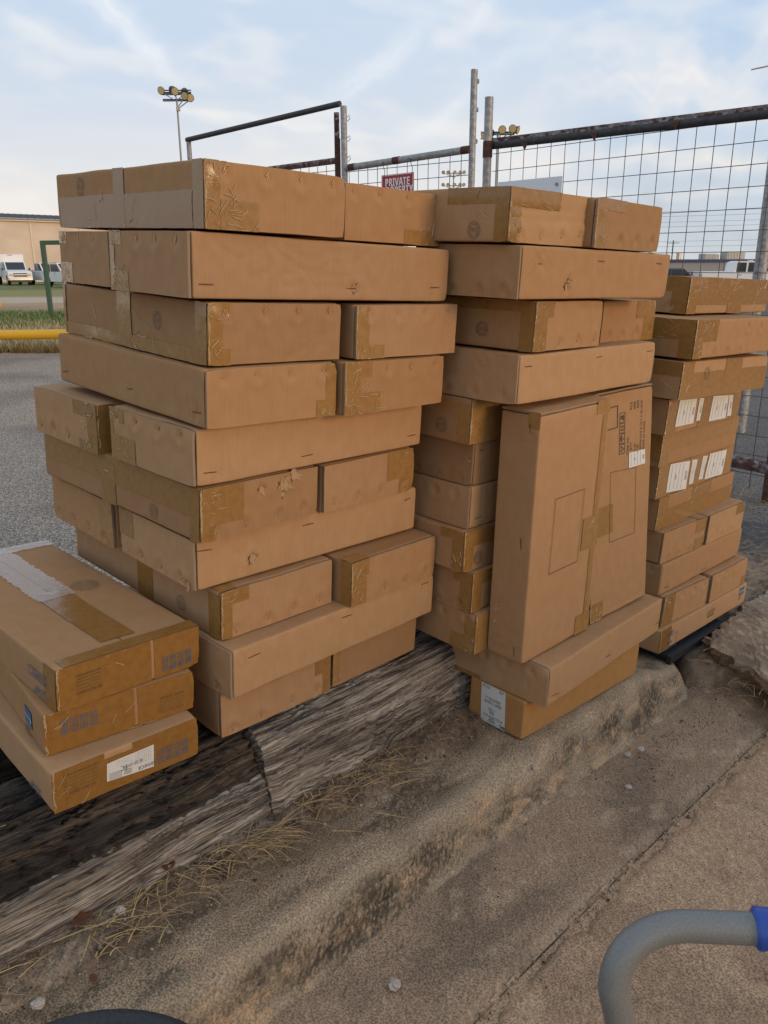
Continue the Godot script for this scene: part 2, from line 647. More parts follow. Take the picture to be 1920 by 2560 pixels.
# the usual handling marks, each drawn in a unit square
func icon(k: int) -> Array:
	var out := []
	match k % 8:
		0:  # this way up
			for x in [0.3, 0.7]:
				out.append([[x - 0.05, 0.2], [x + 0.05, 0.2], [x + 0.05, 0.6], [x + 0.15, 0.6], [x, 0.85], [x - 0.15, 0.6], [x - 0.05, 0.6]])
			out.append([[0.12, 0.1], [0.88, 0.1], [0.88, 0.16], [0.12, 0.16]])
		1:  # glass
			out.append([[0.28, 0.88], [0.72, 0.88], [0.66, 0.58], [0.55, 0.48], [0.55, 0.2], [0.72, 0.12], [0.28, 0.12], [0.45, 0.2], [0.45, 0.48], [0.34, 0.58]])
		2:  # umbrella
			var dome := []
			for j in 9:
				dome.append([0.5 + 0.4 * cos(PI * j / 8.0), 0.5 + 0.36 * sin(PI * j / 8.0)])
			out.append(dome)
			out.append([[0.47, 0.12], [0.53, 0.12], [0.53, 0.5], [0.47, 0.5]])
			out.append([[0.3, 0.12], [0.5, 0.12], [0.5, 0.18], [0.36, 0.18], [0.36, 0.28], [0.3, 0.28]])
		3:  # recycling
			for j in 3:
				var an := TAU * j / 3.0 + 0.5
				var o := Vector2(0.5, 0.5) + Vector2(cos(an), sin(an)) * 0.25
				var t := []
				for m in 3:
					var q := o + Vector2(cos(an + 1.9 + TAU * m / 3.0), sin(an + 1.9 + TAU * m / 3.0)) * 0.2
					t.append([q.x, q.y])
				out.append(t)
		4:  # hand and box
			out.append([[0.12, 0.2], [0.6, 0.15], [0.88, 0.35], [0.7, 0.45], [0.45, 0.35], [0.15, 0.4]])
			out.append([[0.35, 0.5], [0.75, 0.55], [0.7, 0.85], [0.3, 0.8]])
		5:  # stacking limit
			out.append([[0.15, 0.12], [0.85, 0.12], [0.85, 0.2], [0.15, 0.2]])
			out.append([[0.46, 0.3], [0.56, 0.3], [0.56, 0.7], [0.46, 0.7]])
			out.append([[0.2, 0.8], [0.8, 0.8], [0.8, 0.86], [0.2, 0.86]])
		6:  # lamp-like mark
			out.append([[0.3, 0.12], [0.7, 0.12], [0.7, 0.45], [0.3, 0.45]])
			out.append([[0.45, 0.5], [0.55, 0.5], [0.75, 0.8], [0.65, 0.86], [0.5, 0.62], [0.35, 0.86], [0.25, 0.8]])
		7:  # crossed out
			out.append([[0.12, 0.16], [0.18, 0.1], [0.88, 0.84], [0.82, 0.9]])
			out.append([[0.82, 0.1], [0.88, 0.16], [0.18, 0.9], [0.12, 0.84]])
	return out

func mark_square(b: Buf, f: String, at: Vector2, dirs: Array, size: float, k: int, off: float) -> void:
	var c := PackedVector2Array()
	for q in [[0.04, 0.04], [0.96, 0.04], [0.96, 0.96], [0.04, 0.96], [0.04, 0.04]]:
		c.append(at + dirs[0] * (q[0] - 0.5) * size + dirs[1] * (q[1] - 0.5) * size)
	stroke(b, f, c, size * 0.07, off)
	for poly in icon(k):
		var o := PackedVector2Array()
		for q in poly:
			o.append(at + dirs[0] * (q[0] - 0.5) * size * 0.82 + dirs[1] * (q[1] - 0.5) * size * 0.82)
		inked(b, f, o, off)

func ring(b: Buf, f: String, at: Vector2, r0: float, r1: float, off: float) -> void:
	var base := b.v.size()
	for j in 33:
		var d := Vector2(cos(TAU * j / 32.0), sin(TAU * j / 32.0))
		b.add(on_skin(f, at.x + d.x * r0, at.y + d.y * r0, off), ax[f][3]); b.add(on_skin(f, at.x + d.x * r1, at.y + d.y * r1, off), ax[f][3])
	for j in 32:
		b.tri(base + j * 2, base + j * 2 + 1, base + j * 2 + 2); b.tri(base + j * 2 + 1, base + j * 2 + 3, base + j * 2 + 2)

func four(q: Array) -> PackedVector2Array:
	return PackedVector2Array([Vector2(q[0], q[1]), Vector2(q[2], q[3]), Vector2(q[4], q[5]), Vector2(q[6], q[7])])

func bilinear(q: PackedVector2Array, x: float, y: float) -> Vector2:
	return q[0].lerp(q[1], x).lerp(q[3].lerp(q[2], x), y)

var staple_mesh: ArrayMesh
var parcel_label_style := 0

func carton(label: String, group: String, corner: Vector3, turn: Vector3, size: Vector3, kind: String, features: Array) -> void:
	# corner: the near bottom corner; turn: yaw and the tilts along the front and the side
	var u := Vector3(cos(turn.x), turn.y, sin(turn.x)).normalized()
	var v := Vector3(sin(turn.x), turn.z, -cos(turn.x)).normalized()
	var w := u.cross(v).normalized()
	v = w.cross(u).normalized()
	D = size - Vector3(0.0, 0.0024, 0.0)   # a hair of play between one carton and the next
	end_face = kind.substr(1)
	rng.seed = hash(label)
	seed_v = Vector3(rng.randf() * 50.0, rng.randf() * 50.0, rng.randf() * 50.0)
	set_axes()
	dents = {}; folds = {}
	crushed = []
	for k in 5:
		var c := Vector3([-1, 1][rng.randi() % 2], 1.0 if rng.randf() < 0.6 else 0.0, [-1, 1][rng.randi() % 2] if k > 2 else 1)
		var at := Vector3(c.x * D.x / 2, c.y * D.y, c.z * D.z / 2)
		crushed.append([at, -(Vector3(c.x, c.y * 2.0 - 1.0, c.z)).normalized() * rng.randf_range(0.0006, 0.0036), rng.randf_range(0.00012, 0.0004)])
	for ft in features:
		var f: String = ft[1]
		if not dents.has(f):
			dents[f] = []; folds[f] = []
		match ft[0]:
			"st": dents[f].append(Vector3(ft[2], ft[3], rng.randf_range(0.006, 0.010)))
			"tr": dents[f].append(Vector3(ft[2], ft[3], 0.006))
			"sl": dents[f].append(Vector3((ft[2][0] + ft[2][2]) / 2.0, (ft[2][1] + ft[2][3]) / 2.0 + 0.004, 0.0022))
			"cr":
				var c := PackedVector2Array()
				for k in range(0, ft[2].size(), 2):
					c.append(Vector2(ft[2][k], ft[2][k + 1]))
				folds[f].append(c)
	var small: bool = kind[0] in "MN"
	var basis := tilt_basis * Basis(u, w, -v)
	var box := thing("monitor_box" if small else "cardboard_box", label, "cardboard box", tilted(corner + u * size.x / 2.0 + v * size.z / 2.0), basis, group)
	var tone: Material = M.carton if kind[0] == "Z" else M["kraft%d" % rng.randi_range(0, 5)]
	put("body", body_mesh("RLT", tone), box)
	if end_face != "":
		put("end_panel", plate_mesh(end_face, tone), box)
	lift = 0.0007
	var tape: Material = M.brown_tape if small else M["tape%d" % rng.randi_range(0, 2)]
	for ft in features:
		var f: String = ft[1]
		var b := Buf.new()
		match ft[0]:
			"tp":
				patch(b, f, ft[2], ft[3], ft[4], ft[5], lift, 0.0018)
				lift += 0.00035
				if f == "R" and ft[2] < 0.004 and float(ft[5]) - float(ft[3]) > 0.05:
					# loose, whitened tape along the carton's near corner
					var e := Buf.new()
					for k in 9:
						var b0: float = rng.randf_range(ft[3], ft[5])
						var pts := PackedVector2Array()
						for j in 4:
							pts.append(Vector2(rng.randf_range(0.001, 0.006), clampf(b0 + j * rng.randf_range(0.004, 0.011), 0.001, ax[f][5] - 0.001)))
						crease_ribbon(e, f, pts, rng.randf_range(0.0006, 0.0015), lift + 0.0006)
					put("tape_crease", e.mesh(), box, M.crease)
				put("tape", b.mesh(), box, M.pale_tape if label.contains("pale dusty") and f == "L" else tape)
			"pf":
				patch(b, f, ft[2], ft[3], ft[4], ft[5], lift + 0.0008, 0.01)
				lift += 0.0004
				put("peeling_tape", b.mesh(), box, M.film)
	for ft in features:
		var f: String = ft[1]
		var b := Buf.new()
		var top := lift + 0.0004
		match ft[0]:
			"st":
				for s: float in [-1.0, 1.0]:
					var a: float = ft[2] + s * 0.0017
					var h: float = ft[3] + s * -0.0028
					var g: Array = ax[f]
					var lean := deg_to_rad(rng.randf_range(50, 68))
					var dirs := reading(f, 0.0)
					var along: Vector3 = (g[1] * dirs[0].x * cos(lean) + g[2] * sin(lean)).normalized()
					var across: Vector3 = along.cross(g[3])
					put("staple", staple_mesh, box, M.copper, Transform3D(Basis(along, g[3], along.cross(g[3]).normalized()), on_skin(f, clampf(a, 0.004, g[4] - 0.004), clampf(h, 0.006, g[5] - 0.006), top + 0.0004)))
			"wr":
				for k in int(ft[5] * 1.5):
					var o := Vector2(ft[2], ft[3]) + Vector2(rng.randf_range(-1, 1), rng.randf_range(-1, 1)) * float(ft[4]) * 0.75
					var an := rng.randf_range(-0.5, 1.3) if rng.randf() < 0.75 else rng.randf() * TAU
					var pts := PackedVector2Array()
					var length := float(ft[4]) * rng.randf_range(0.15, 0.75)
					for j in 4:
						pts.append(Vector2(clampf(o.x, 0.001, ax[f][4] - 0.001), clampf(o.y, 0.001, ax[f][5] - 0.001)))
						an += rng.randf_range(-0.3, 0.3)
						o += Vector2(cos(an), sin(an)) * length / 3.0
					crease_ribbon(b, f, pts, rng.randf_range(0.0003, 0.0009) * (1.7 if rng.randf() < 0.12 else 1.0), top)
				put("tape_crease", b.mesh(), box, M.crease)
			"sm":
				var c := Vector2(ft[2], ft[3])
				var r: float = ft[4]
				ring(b, f, c, r * 0.93, r, top); ring(b, f, c, r * 0.60, r * 0.65, top)
				for j in 30:
					if rng.randf() < 0.8:
						var d := Vector2(cos(TAU * j / 30.0), sin(TAU * j / 30.0))
						stroke(b, f, PackedVector2Array([c + d * r * 0.70, c + d * r * rng.randf_range(0.78, 0.88)]), r * rng.randf_range(0.05, 0.11), top)
				for y in [-0.22, 0.22]:
					stroke(b, f, PackedVector2Array([c + Vector2(-0.58, y) * r, c + Vector2(0.58, y) * r]), r * 0.05, top)
				for j in 5:
					stroke(b, f, PackedVector2Array([c + Vector2(-0.4 + j * 0.2, -0.08) * r, c + Vector2(-0.4 + j * 0.2, 0.09) * r]), r * 0.1, top)
				put("printed_seal", b.mesh(), box, M.seal)
			"sl":
				var q: Array = ft[2]
				stroke(b, f, PackedVector2Array([Vector2(q[0], q[1]), Vector2(q[2], q[3])]), 0.0026, 0.0006)
				put("slot", b.mesh(), box, M.slot)
			"tr":
				torn(b, f, Vector2(ft[2], ft[3]), ft[4])
				put("torn_patch", b.mesh(), box, M.torn)
			"sc":
				for j in 5:
					var c := Vector2(ft[2], ft[3]) + Vector2(rng.randf_range(-1, 1), rng.randf_range(-1, 1)) * float(ft[4]) * 0.5
					stroke(b, f, PackedVector2Array([c, c + Vector2(rng.randf_range(-0.3, 0.3), rng.randf_range(0.2, 0.7)) * float(ft[4])]), 0.003 * rng.randf_range(0.4, 1.0), top)
				put("scuff", b.mesh(), box, M.scuff)
			"ln", "lnb":
				var q := four(ft[2])
				q.append(q[0])
				for j in 4:
					q[j] = Vector2(maxf(q[j].x, 0.003), q[j].y)
				q[4] = q[0]
				stroke(b, f, q, 0.0016 if ft[0] == "ln" else 0.0035, top)
				put("printed_rectangle", b.mesh(), box, M.ink)
			"bx":
				stroke(b, f, PackedVector2Array([Vector2(ft[2], ft[3]), Vector2(ft[4], ft[3]), Vector2(ft[4], ft[5]), Vector2(ft[2], ft[5]), Vector2(ft[2], ft[3])]), 0.002, top)
				put("printed_frame", b.mesh(), box, M.blue)
			"tx":
				lettering(b, f, Vector2(ft[2], ft[3]), ft[4], ft[5], ft[7], top)
				put("lettering", b.mesh(), box, M.blue if small else M.ink)
			"pic":
				var dirs := reading(f, 180.0 if int(ft[6]) == 1 else 0.0)
				for j in 8:
					var at: Vector2 = Vector2(ft[2], ft[3]) + dirs[0] * ((j % 4) - 1.5) * float(ft[4]) / 4.0 + dirs[1] * (0.5 - j / 4) * float(ft[5]) * 0.5
					var mk := Buf.new()
					mark_square(mk, f, at, dirs, 0.0155, j, top)
					put("handling_mark", mk.mesh(), box, M.blue)
			"pv":
				var dirs := reading(f, 90.0)
				for j in 4:
					mark_square(b, f, Vector2(ft[2], ft[3] + (j - 1.5) * float(ft[4]) / 4.0), dirs, float(ft[5]) * 0.93, [3, 2, 0, 4][j], top)
				put("handling_marks", b.mesh(), box, M.ink).set_meta("kind", "stuff")
			"blk":
				var dirs := reading(f, ft[6])
				if ft[4] > 0.05:
					lettering(b, f, Vector2(ft[2], ft[3]) + dirs[1] * float(ft[5]) * 0.45, ft[6], 0.0065, "DO NOT DROP", top)
				for j in 5:
					var y := 0.25 - j * 0.17
					var x := -0.5
					while x < 0.5:
						var l := rng.randf_range(0.03, 0.11)
						var o: Vector2 = Vector2(ft[2], ft[3]) + dirs[0] * x * float(ft[4]) + dirs[1] * y * float(ft[5])
						stroke(b, f, PackedVector2Array([o, o + dirs[0] * l * float(ft[4])]), 0.0035 if j == 4 else 0.0018, top)
						x += l + 0.035
				put("printed_text", b.mesh(), box, M.seal if not small else M.faded)
			"lb":
				var w2: float = ft[4] / 2.0
				var h2: float = ft[5] / 2.0
				patch(b, f, maxf(0.001, ft[2] - w2), ft[3] - h2, minf(ft[2] + w2, ax[f][4] - 0.001), ft[3] + h2, top)
				var part := put("blue_panel", b.mesh(), box, M.blue)
				var t := Buf.new()
				var dirs := reading(f, 180.0 if f == "L" else 0.0)
				for j in 6:
					stroke(t, f, PackedVector2Array([Vector2(ft[2], ft[3]) + dirs[0] * (j * 0.006 - 0.010), Vector2(ft[2], ft[3]) + dirs[0] * (j * 0.006 - 0.0065)]), 0.004, top + 0.0004)
				inked(t, f, PackedVector2Array([Vector2(ft[2], ft[3]) + dirs[0] * -0.021 + Vector2(0, -0.007), Vector2(ft[2], ft[3]) + dirs[0] * -0.014 + Vector2(0, -0.007), Vector2(ft[2], ft[3]) + dirs[0] * -0.0175 + Vector2(0, 0.008)]), top + 0.0004)
				put("lettering", t.mesh(), part, M.label)
			"q":
				sticker(box, f, four(ft[2]), top, label)

func crease_ribbon(b: Buf, f: String, pts: PackedVector2Array, width: float, off: float) -> void:
	# a raised fold of loose tape: two slopes meeting in a ridge
	for k in pts.size() - 1:
		var d := pts[k + 1] - pts[k]
		var sd := Vector2(-d.y, d.x).normalized() * width
		var g: Vector3 = ax[f][3]
		var side: Vector3 = ax[f][1] * sd.x + ax[f][2] * sd.y
		var q0 := on_skin(f, pts[k].x, pts[k].y, off)
		var q1 := on_skin(f, pts[k + 1].x, pts[k + 1].y, off)
		var ridge_up := g * width * 0.8
		for s: float in [-1.0, 1.0]:
			var nn: Vector3 = (g + side.normalized() * s * 0.7).normalized()
			var i0 := b.add(q0 + ridge_up, nn); b.add(q1 + ridge_up, nn); b.add(q1 + side * s, nn); b.add(q0 + side * s, nn)
			b.tri(i0, i0 + 1, i0 + 2); b.tri(i0, i0 + 2, i0 + 3)

func torn(b: Buf, f: String, at: Vector2, r: float) -> void:
	# ripped liner: a crater lined with bare board and a few lifted flaps
	var nrm: Vector3 = ax[f][3]
	var base := b.v.size()
	b.add(on_skin(f, at.x, at.y, 0.0016), nrm)
	for j in 15:
		var an := TAU * j / 14.0
		var rr := r * (0.55 + 0.45 * absf(nz.get_noise_2d(cos(an) * 40.0 + at.x * 300.0, sin(an) * 40.0 + at.y * 300.0) * 1.8))
		b.add(on_skin(f, at.x + cos(an) * rr * 0.8, at.y + sin(an) * rr, 0.0008), nrm)
	for j in 14:
		b.tri(base, base + 1 + j, base + 2 + j)
	for j in 7:
		var an := rng.randf() * TAU
		var o := at + Vector2(cos(an), sin(an)) * r * 0.55
		var t := Vector2(-sin(an), cos(an)) * r * rng.randf_range(0.2, 0.4)
		var tip := at + Vector2(cos(an), sin(an)) * r * rng.randf_range(0.7, 1.25)
		var p0 := on_skin(f, o.x - t.x, o.y - t.y, 0.001)
		var p1 := on_skin(f, o.x + t.x, o.y + t.y, 0.001)
		var p2 := on_skin(f, tip.x, tip.y, rng.randf_range(0.004, 0.010))
		var nn := (p1 - p0).cross(p2 - p0).normalized()
		if nn.dot(nrm) < 0: nn = -nn
		var i0 := b.add(p0, nn); b.add(p1, nn); b.add(p2, nn)
		b.tri(i0, i0 + 1, i0 + 2)

func sticker(box: Node3D, f: String, q: PackedVector2Array, off: float, label: String) -> void:
	var b := Buf.new()
	var p := PackedVector3Array()
	var uv := PackedVector2Array()
	for y in 9:
		for x in 9:
			var c := bilinear(q, x / 8.0, y / 8.0)
			p.append(on_skin(f, c.x, c.y, off + 0.0002))
			uv.append(Vector2(x, y) / 8.0)
	b.grid(p, 9, 9, ax[f][3], uv)
	var part := put("label", b.mesh(), box, M.label)
	var t := Buf.new()
	var bar := func(x0: float, y0: float, x1: float, y1: float) -> void:
		inked(t, f, PackedVector2Array([bilinear(q, x0, y0), bilinear(q, x1, y0), bilinear(q, x1, y1), bilinear(q, x0, y1)]), off + 0.0006)
	var words := func(x: float, y: float, deg: float, h: float, s: String, stretch: float) -> void:
		var c := bilinear(q, x, y)
		lettering(t, f, c, deg, h, s, off + 0.0006, stretch)
	if label.contains("large white label"):
		words.call(0.2, 0.06, 0.0, 0.009, "HOLD", 0.9)
		words.call(0.84, 0.06, 0.0, 0.009, "REP", 0.9)
		words.call(0.5, 0.34, 0.0, 0.009, "2\" DELIVERY", 0.9)
		words.call(0.5, 0.44, 0.0, 0.009, "ADDTL2 ORIZ", 0.9)
		words.call(0.45, 0.62, 0.0, 0.008, "Qty: 1", 0.9)
		for j in 7: bar.call(0.36 + j * 0.03, 0.66, 0.36 + j * 0.03 + 0.008 + 0.01 * (j % 2), 0.74)
		words.call(0.5, 0.81, 0.0, 0.0085, "TO# 4638173744", 0.85)
		for j in 12: bar.call(0.34 + j * 0.022, 0.86, 0.34 + j * 0.022 + 0.006 + 0.008 * ((j * 7) % 3 % 2), 0.96)
	elif label.contains("printed label on its front"):
		words.call(0.86, 0.85, 180.0, 0.011, "Seneca", 0.9)
		words.call(0.55, 0.52, 180.0, 0.007, "UL US LISTED", 0.8)
		words.call(0.36, 0.55, 180.0, 0.012, "FC", 0.9)
		for r in 5:
			for j in 9: bar.call(0.05 + j * 0.03, 0.62 + r * 0.075, 0.05 + j * 0.03 + 0.021, 0.65 + r * 0.075)
		for r in 3:
			for j in 14: bar.call(0.36 + j * 0.012, 0.68 + r * 0.09, 0.36 + j * 0.012 + 0.007, 0.73 + r * 0.09)
		for r in 7:
			for j in 8: bar.call(0.60 + j * 0.045, 0.08 + r * 0.085, 0.60 + j * 0.045 + rng.randf_range(0.015, 0.035), 0.095 + r * 0.085)
		for r in 3:
			for j in 8: bar.call(0.2 + j * 0.045, 0.12 + r * 0.1, 0.2 + j * 0.045 + rng.randf_range(0.015, 0.035), 0.135 + r * 0.1)
	else:
		var wide := q[0].distance_to(q[1]) > 0.05
		var count := 4 if wide else 1
		for r in count:
			var x := 0.12 + r * 0.19 if wide else 0.42
			var y := 0.06
			while y < 0.9:
				var l := rng.randf_range(0.02, 0.07)
				bar.call(x, y, x + (0.018 if wide else 0.04), y + l)
				y += l + 0.018
		for j in 14:   # a bar code running up the label
			var y := 0.35 + j * 0.022
			bar.call(0.84 if wide else 0.55, y, 0.94 if wide else 0.85, y + rng.randf_range(0.006, 0.015))
		if wide:
			for j in 9:
				bar.call(0.33, 0.42 + j * 0.018, 0.40, 0.42 + j * 0.018 + 0.008)
	put("print", t.mesh(), part, M.label_ink).set_meta("kind", "stuff")

# ---------------------------------------------------------------- sky
func sky_panorama() -> ImageTexture:
	var w := 2048
	var h := 1024
	var im := Image.create_empty(w, h, false, Image.FORMAT_RGBF)
	var cirrus := noise(FastNoiseLite.TYPE_SIMPLEX_SMOOTH, 1.0, 5, 5)
	var broad := noise(FastNoiseLite.TYPE_SIMPLEX_SMOOTH, 1.0, 3, 6)
	for j in h:
		var el := (0.5 - (j + 0.5) / h) * 180.0
		var t := clampf(el / 90.0, 0.0, 1.0)
		var low := exp(-maxf(el, 0.0) / 8.5)
		var base := Color(0.40, 0.545, 0.735).lerp(Color(0.45, 0.54, 0.66), smoothstep(0.12, 0.8, t))
		for i in w:
			if el < -1.0:
				im.set_pixel(i, j, Color(0.16, 0.135, 0.11))
				continue
			var az := wrapf((float(i) + 0.5) / w * TAU, -PI, PI)   # the picture's left edge lies straight ahead
			var d := Vector3(sin(az) * cos(deg_to_rad(el)), sin(deg_to_rad(el)), -cos(az) * cos(deg_to_rad(el)))
			# the band of haze by the horizon, warm to the left and grey-blue to the right of the frame
			var haze := Color(0.84, 0.745, 0.63).lerp(Color(0.52, 0.555, 0.585), smoothstep(8.0, 16.0, rad_to_deg(az)) * smoothstep(75.0, 40.0, rad_to_deg(az)))
			var c := base.lerp(haze, clampf(low * 1.05, 0.0, 1.0))
			if el < 75.0:
				# cirrus lies on a layer overhead: its streaks shrink towards the horizon
				var k := 1.0 / (d.y + 0.12)
				var p := Vector2(d.x * k, d.z * k)
				var along := p.rotated(0.65)
				var st := cirrus.get_noise_2d(along.x * 0.45, along.y * 1.1)
				var big := broad.get_noise_2d(p.x * 0.45 + 9.0, p.y * 0.45)
				var ad := rad_to_deg(az)
				var fleece := cirrus.get_noise_2d(ad * 0.050 - el * 0.045 + 11.0, el * 0.16 + ad * 0.030) + 0.45 * cirrus.get_noise_2d(ad * 0.16 - el * 0.12, el * 0.55 + ad * 0.12)
				var veil := smoothstep(-0.35, 0.6, st * 0.75 + big * 0.9) * 0.14 + smoothstep(-0.05, 0.6, fleece) * 0.42
				veil += smoothstep(0.05, 0.5, broad.get_noise_2d(az * 3.0 + 40.0, el * 0.55)) * 0.18 * exp(-el / 12.0)
				var warm := exp(-el / 11.0)
				c = c.lerp(Color(0.76, 0.77, 0.775).lerp(Color(0.83, 0.745, 0.645), warm), clampf(veil, 0.0, 0.85))
				var deg := rad_to_deg(az)
				for q in [[-17.2, 14.4, -0.95, 2.8, 0.75, 0.85], [-15.2, 12.0, -1.1, 1.6, 0.5, 0.7], [-22.0, 13.2, -0.5, 2.2, 0.35, 0.4], [-1.0, 12.3, 0.67, 4.4, 0.7, 0.6], [4.5, 14.2, 0.6, 2.6, 0.5, 0.4], [2.8, 8.9, 0.55, 3.0, 0.55, 0.65], [8.0, 12.6, 0.45, 3.5, 0.5, 0.35]]:
					c = c.lerp(Color(0.845, 0.84, 0.83), 0.72 * q[5] * wisp(deg, el, q[0], q[1], q[2], q[3], q[4]))
				c = c.lerp(Color(0.84, 0.80, 0.75), 0.6 * wisp(deg, el, -9.0, 8.9, -0.13, 8.0, 0.22))
				c = c.lerp(Color(0.84, 0.79, 0.74), 0.65 * wisp(deg, el, 18.5, 10.7, 0.10, 8.0, 1.7))
				c = c.lerp(Color(0.85, 0.775, 0.68), 0.65 * wisp(deg, el, 19.0, 6.2, -0.04, 7.0, 0.7))
				c = c.lerp(Color(0.47, 0.53, 0.585), 0.6 * wisp(deg, el, 20.0, 4.9, -0.02, 9.0, 0.45))
				c = c.lerp(Color(0.80, 0.735, 0.65), 0.5 * wisp(deg, el, 19.0, 4.2, 0.02, 4.0, 0.25))
				c = c.lerp(Color(0.46, 0.505, 0.545), 0.8 * wisp(deg, el, 21.0, 2.2, 0.0, 14.0, 1.5))
			im.set_pixel(i, j, c)
	return ImageTexture.create_from_image(im)

# a soft streak of cloud: centre, slope, half length and half width in degrees
func wisp(az: float, el: float, caz: float, cel: float, slope: float, length: float, width: float) -> float:
	var dx := az - caz
	var dy := el - cel
	if absf(dx) > length * 3.0 or absf(dy) > length * 3.0 + width * 3.0:
		return 0.0
	var dirv := Vector2(1, slope).normalized()
	var a := dx * dirv.x + dy * dirv.y
	var b := -dx * dirv.y + dy * dirv.x
	b += nz.get_noise_2d(a * 0.22 + caz * 7.0, cel * 3.0) * width * 1.5
	var n := 0.78 + 0.5 * nz.get_noise_2d(a * 0.16 + caz * 3.0, b * 1.5 / maxf(width, 0.2) + cel)
	return exp(-a * a / (length * length) - b * b / (width * width)) * n

# ---------------------------------------------------------------- ground near the kerb
func sheet(s0: float, s1: float, ds: float, n0: float, n1: float, dn: float, height: Callable, tint: Callable) -> ArrayMesh:
	var ss := spread(s0, s1, ds)
	var ns := spread(n0, n1, dn)
	var p := PackedVector3Array()
	var uv := PackedVector2Array()
	var col := PackedColorArray()
	for n in ns:
		for s in ss:
			p.append(kerb_frame(s, n, height.call(s, n)))
			uv.append(Vector2(s, n))
			col.append(tint.call(s, n))
	var b := Buf.new()
	b.grid(p, ss.size(), ns.size(), Vector3.UP, uv, col)
	return b.mesh()

func road_fall(s: float) -> float:
	return -0.06 * smoothstep(1.1, 3.0, s)

func kerb_top(s: float) -> float:
	return lerpf(0.119, 0.022, smoothstep(2.45, 2.85, s))

func mixc(a: Color, b: Color, t: float) -> Color:
	return a.lerp(b, clampf(t, 0.0, 1.0))

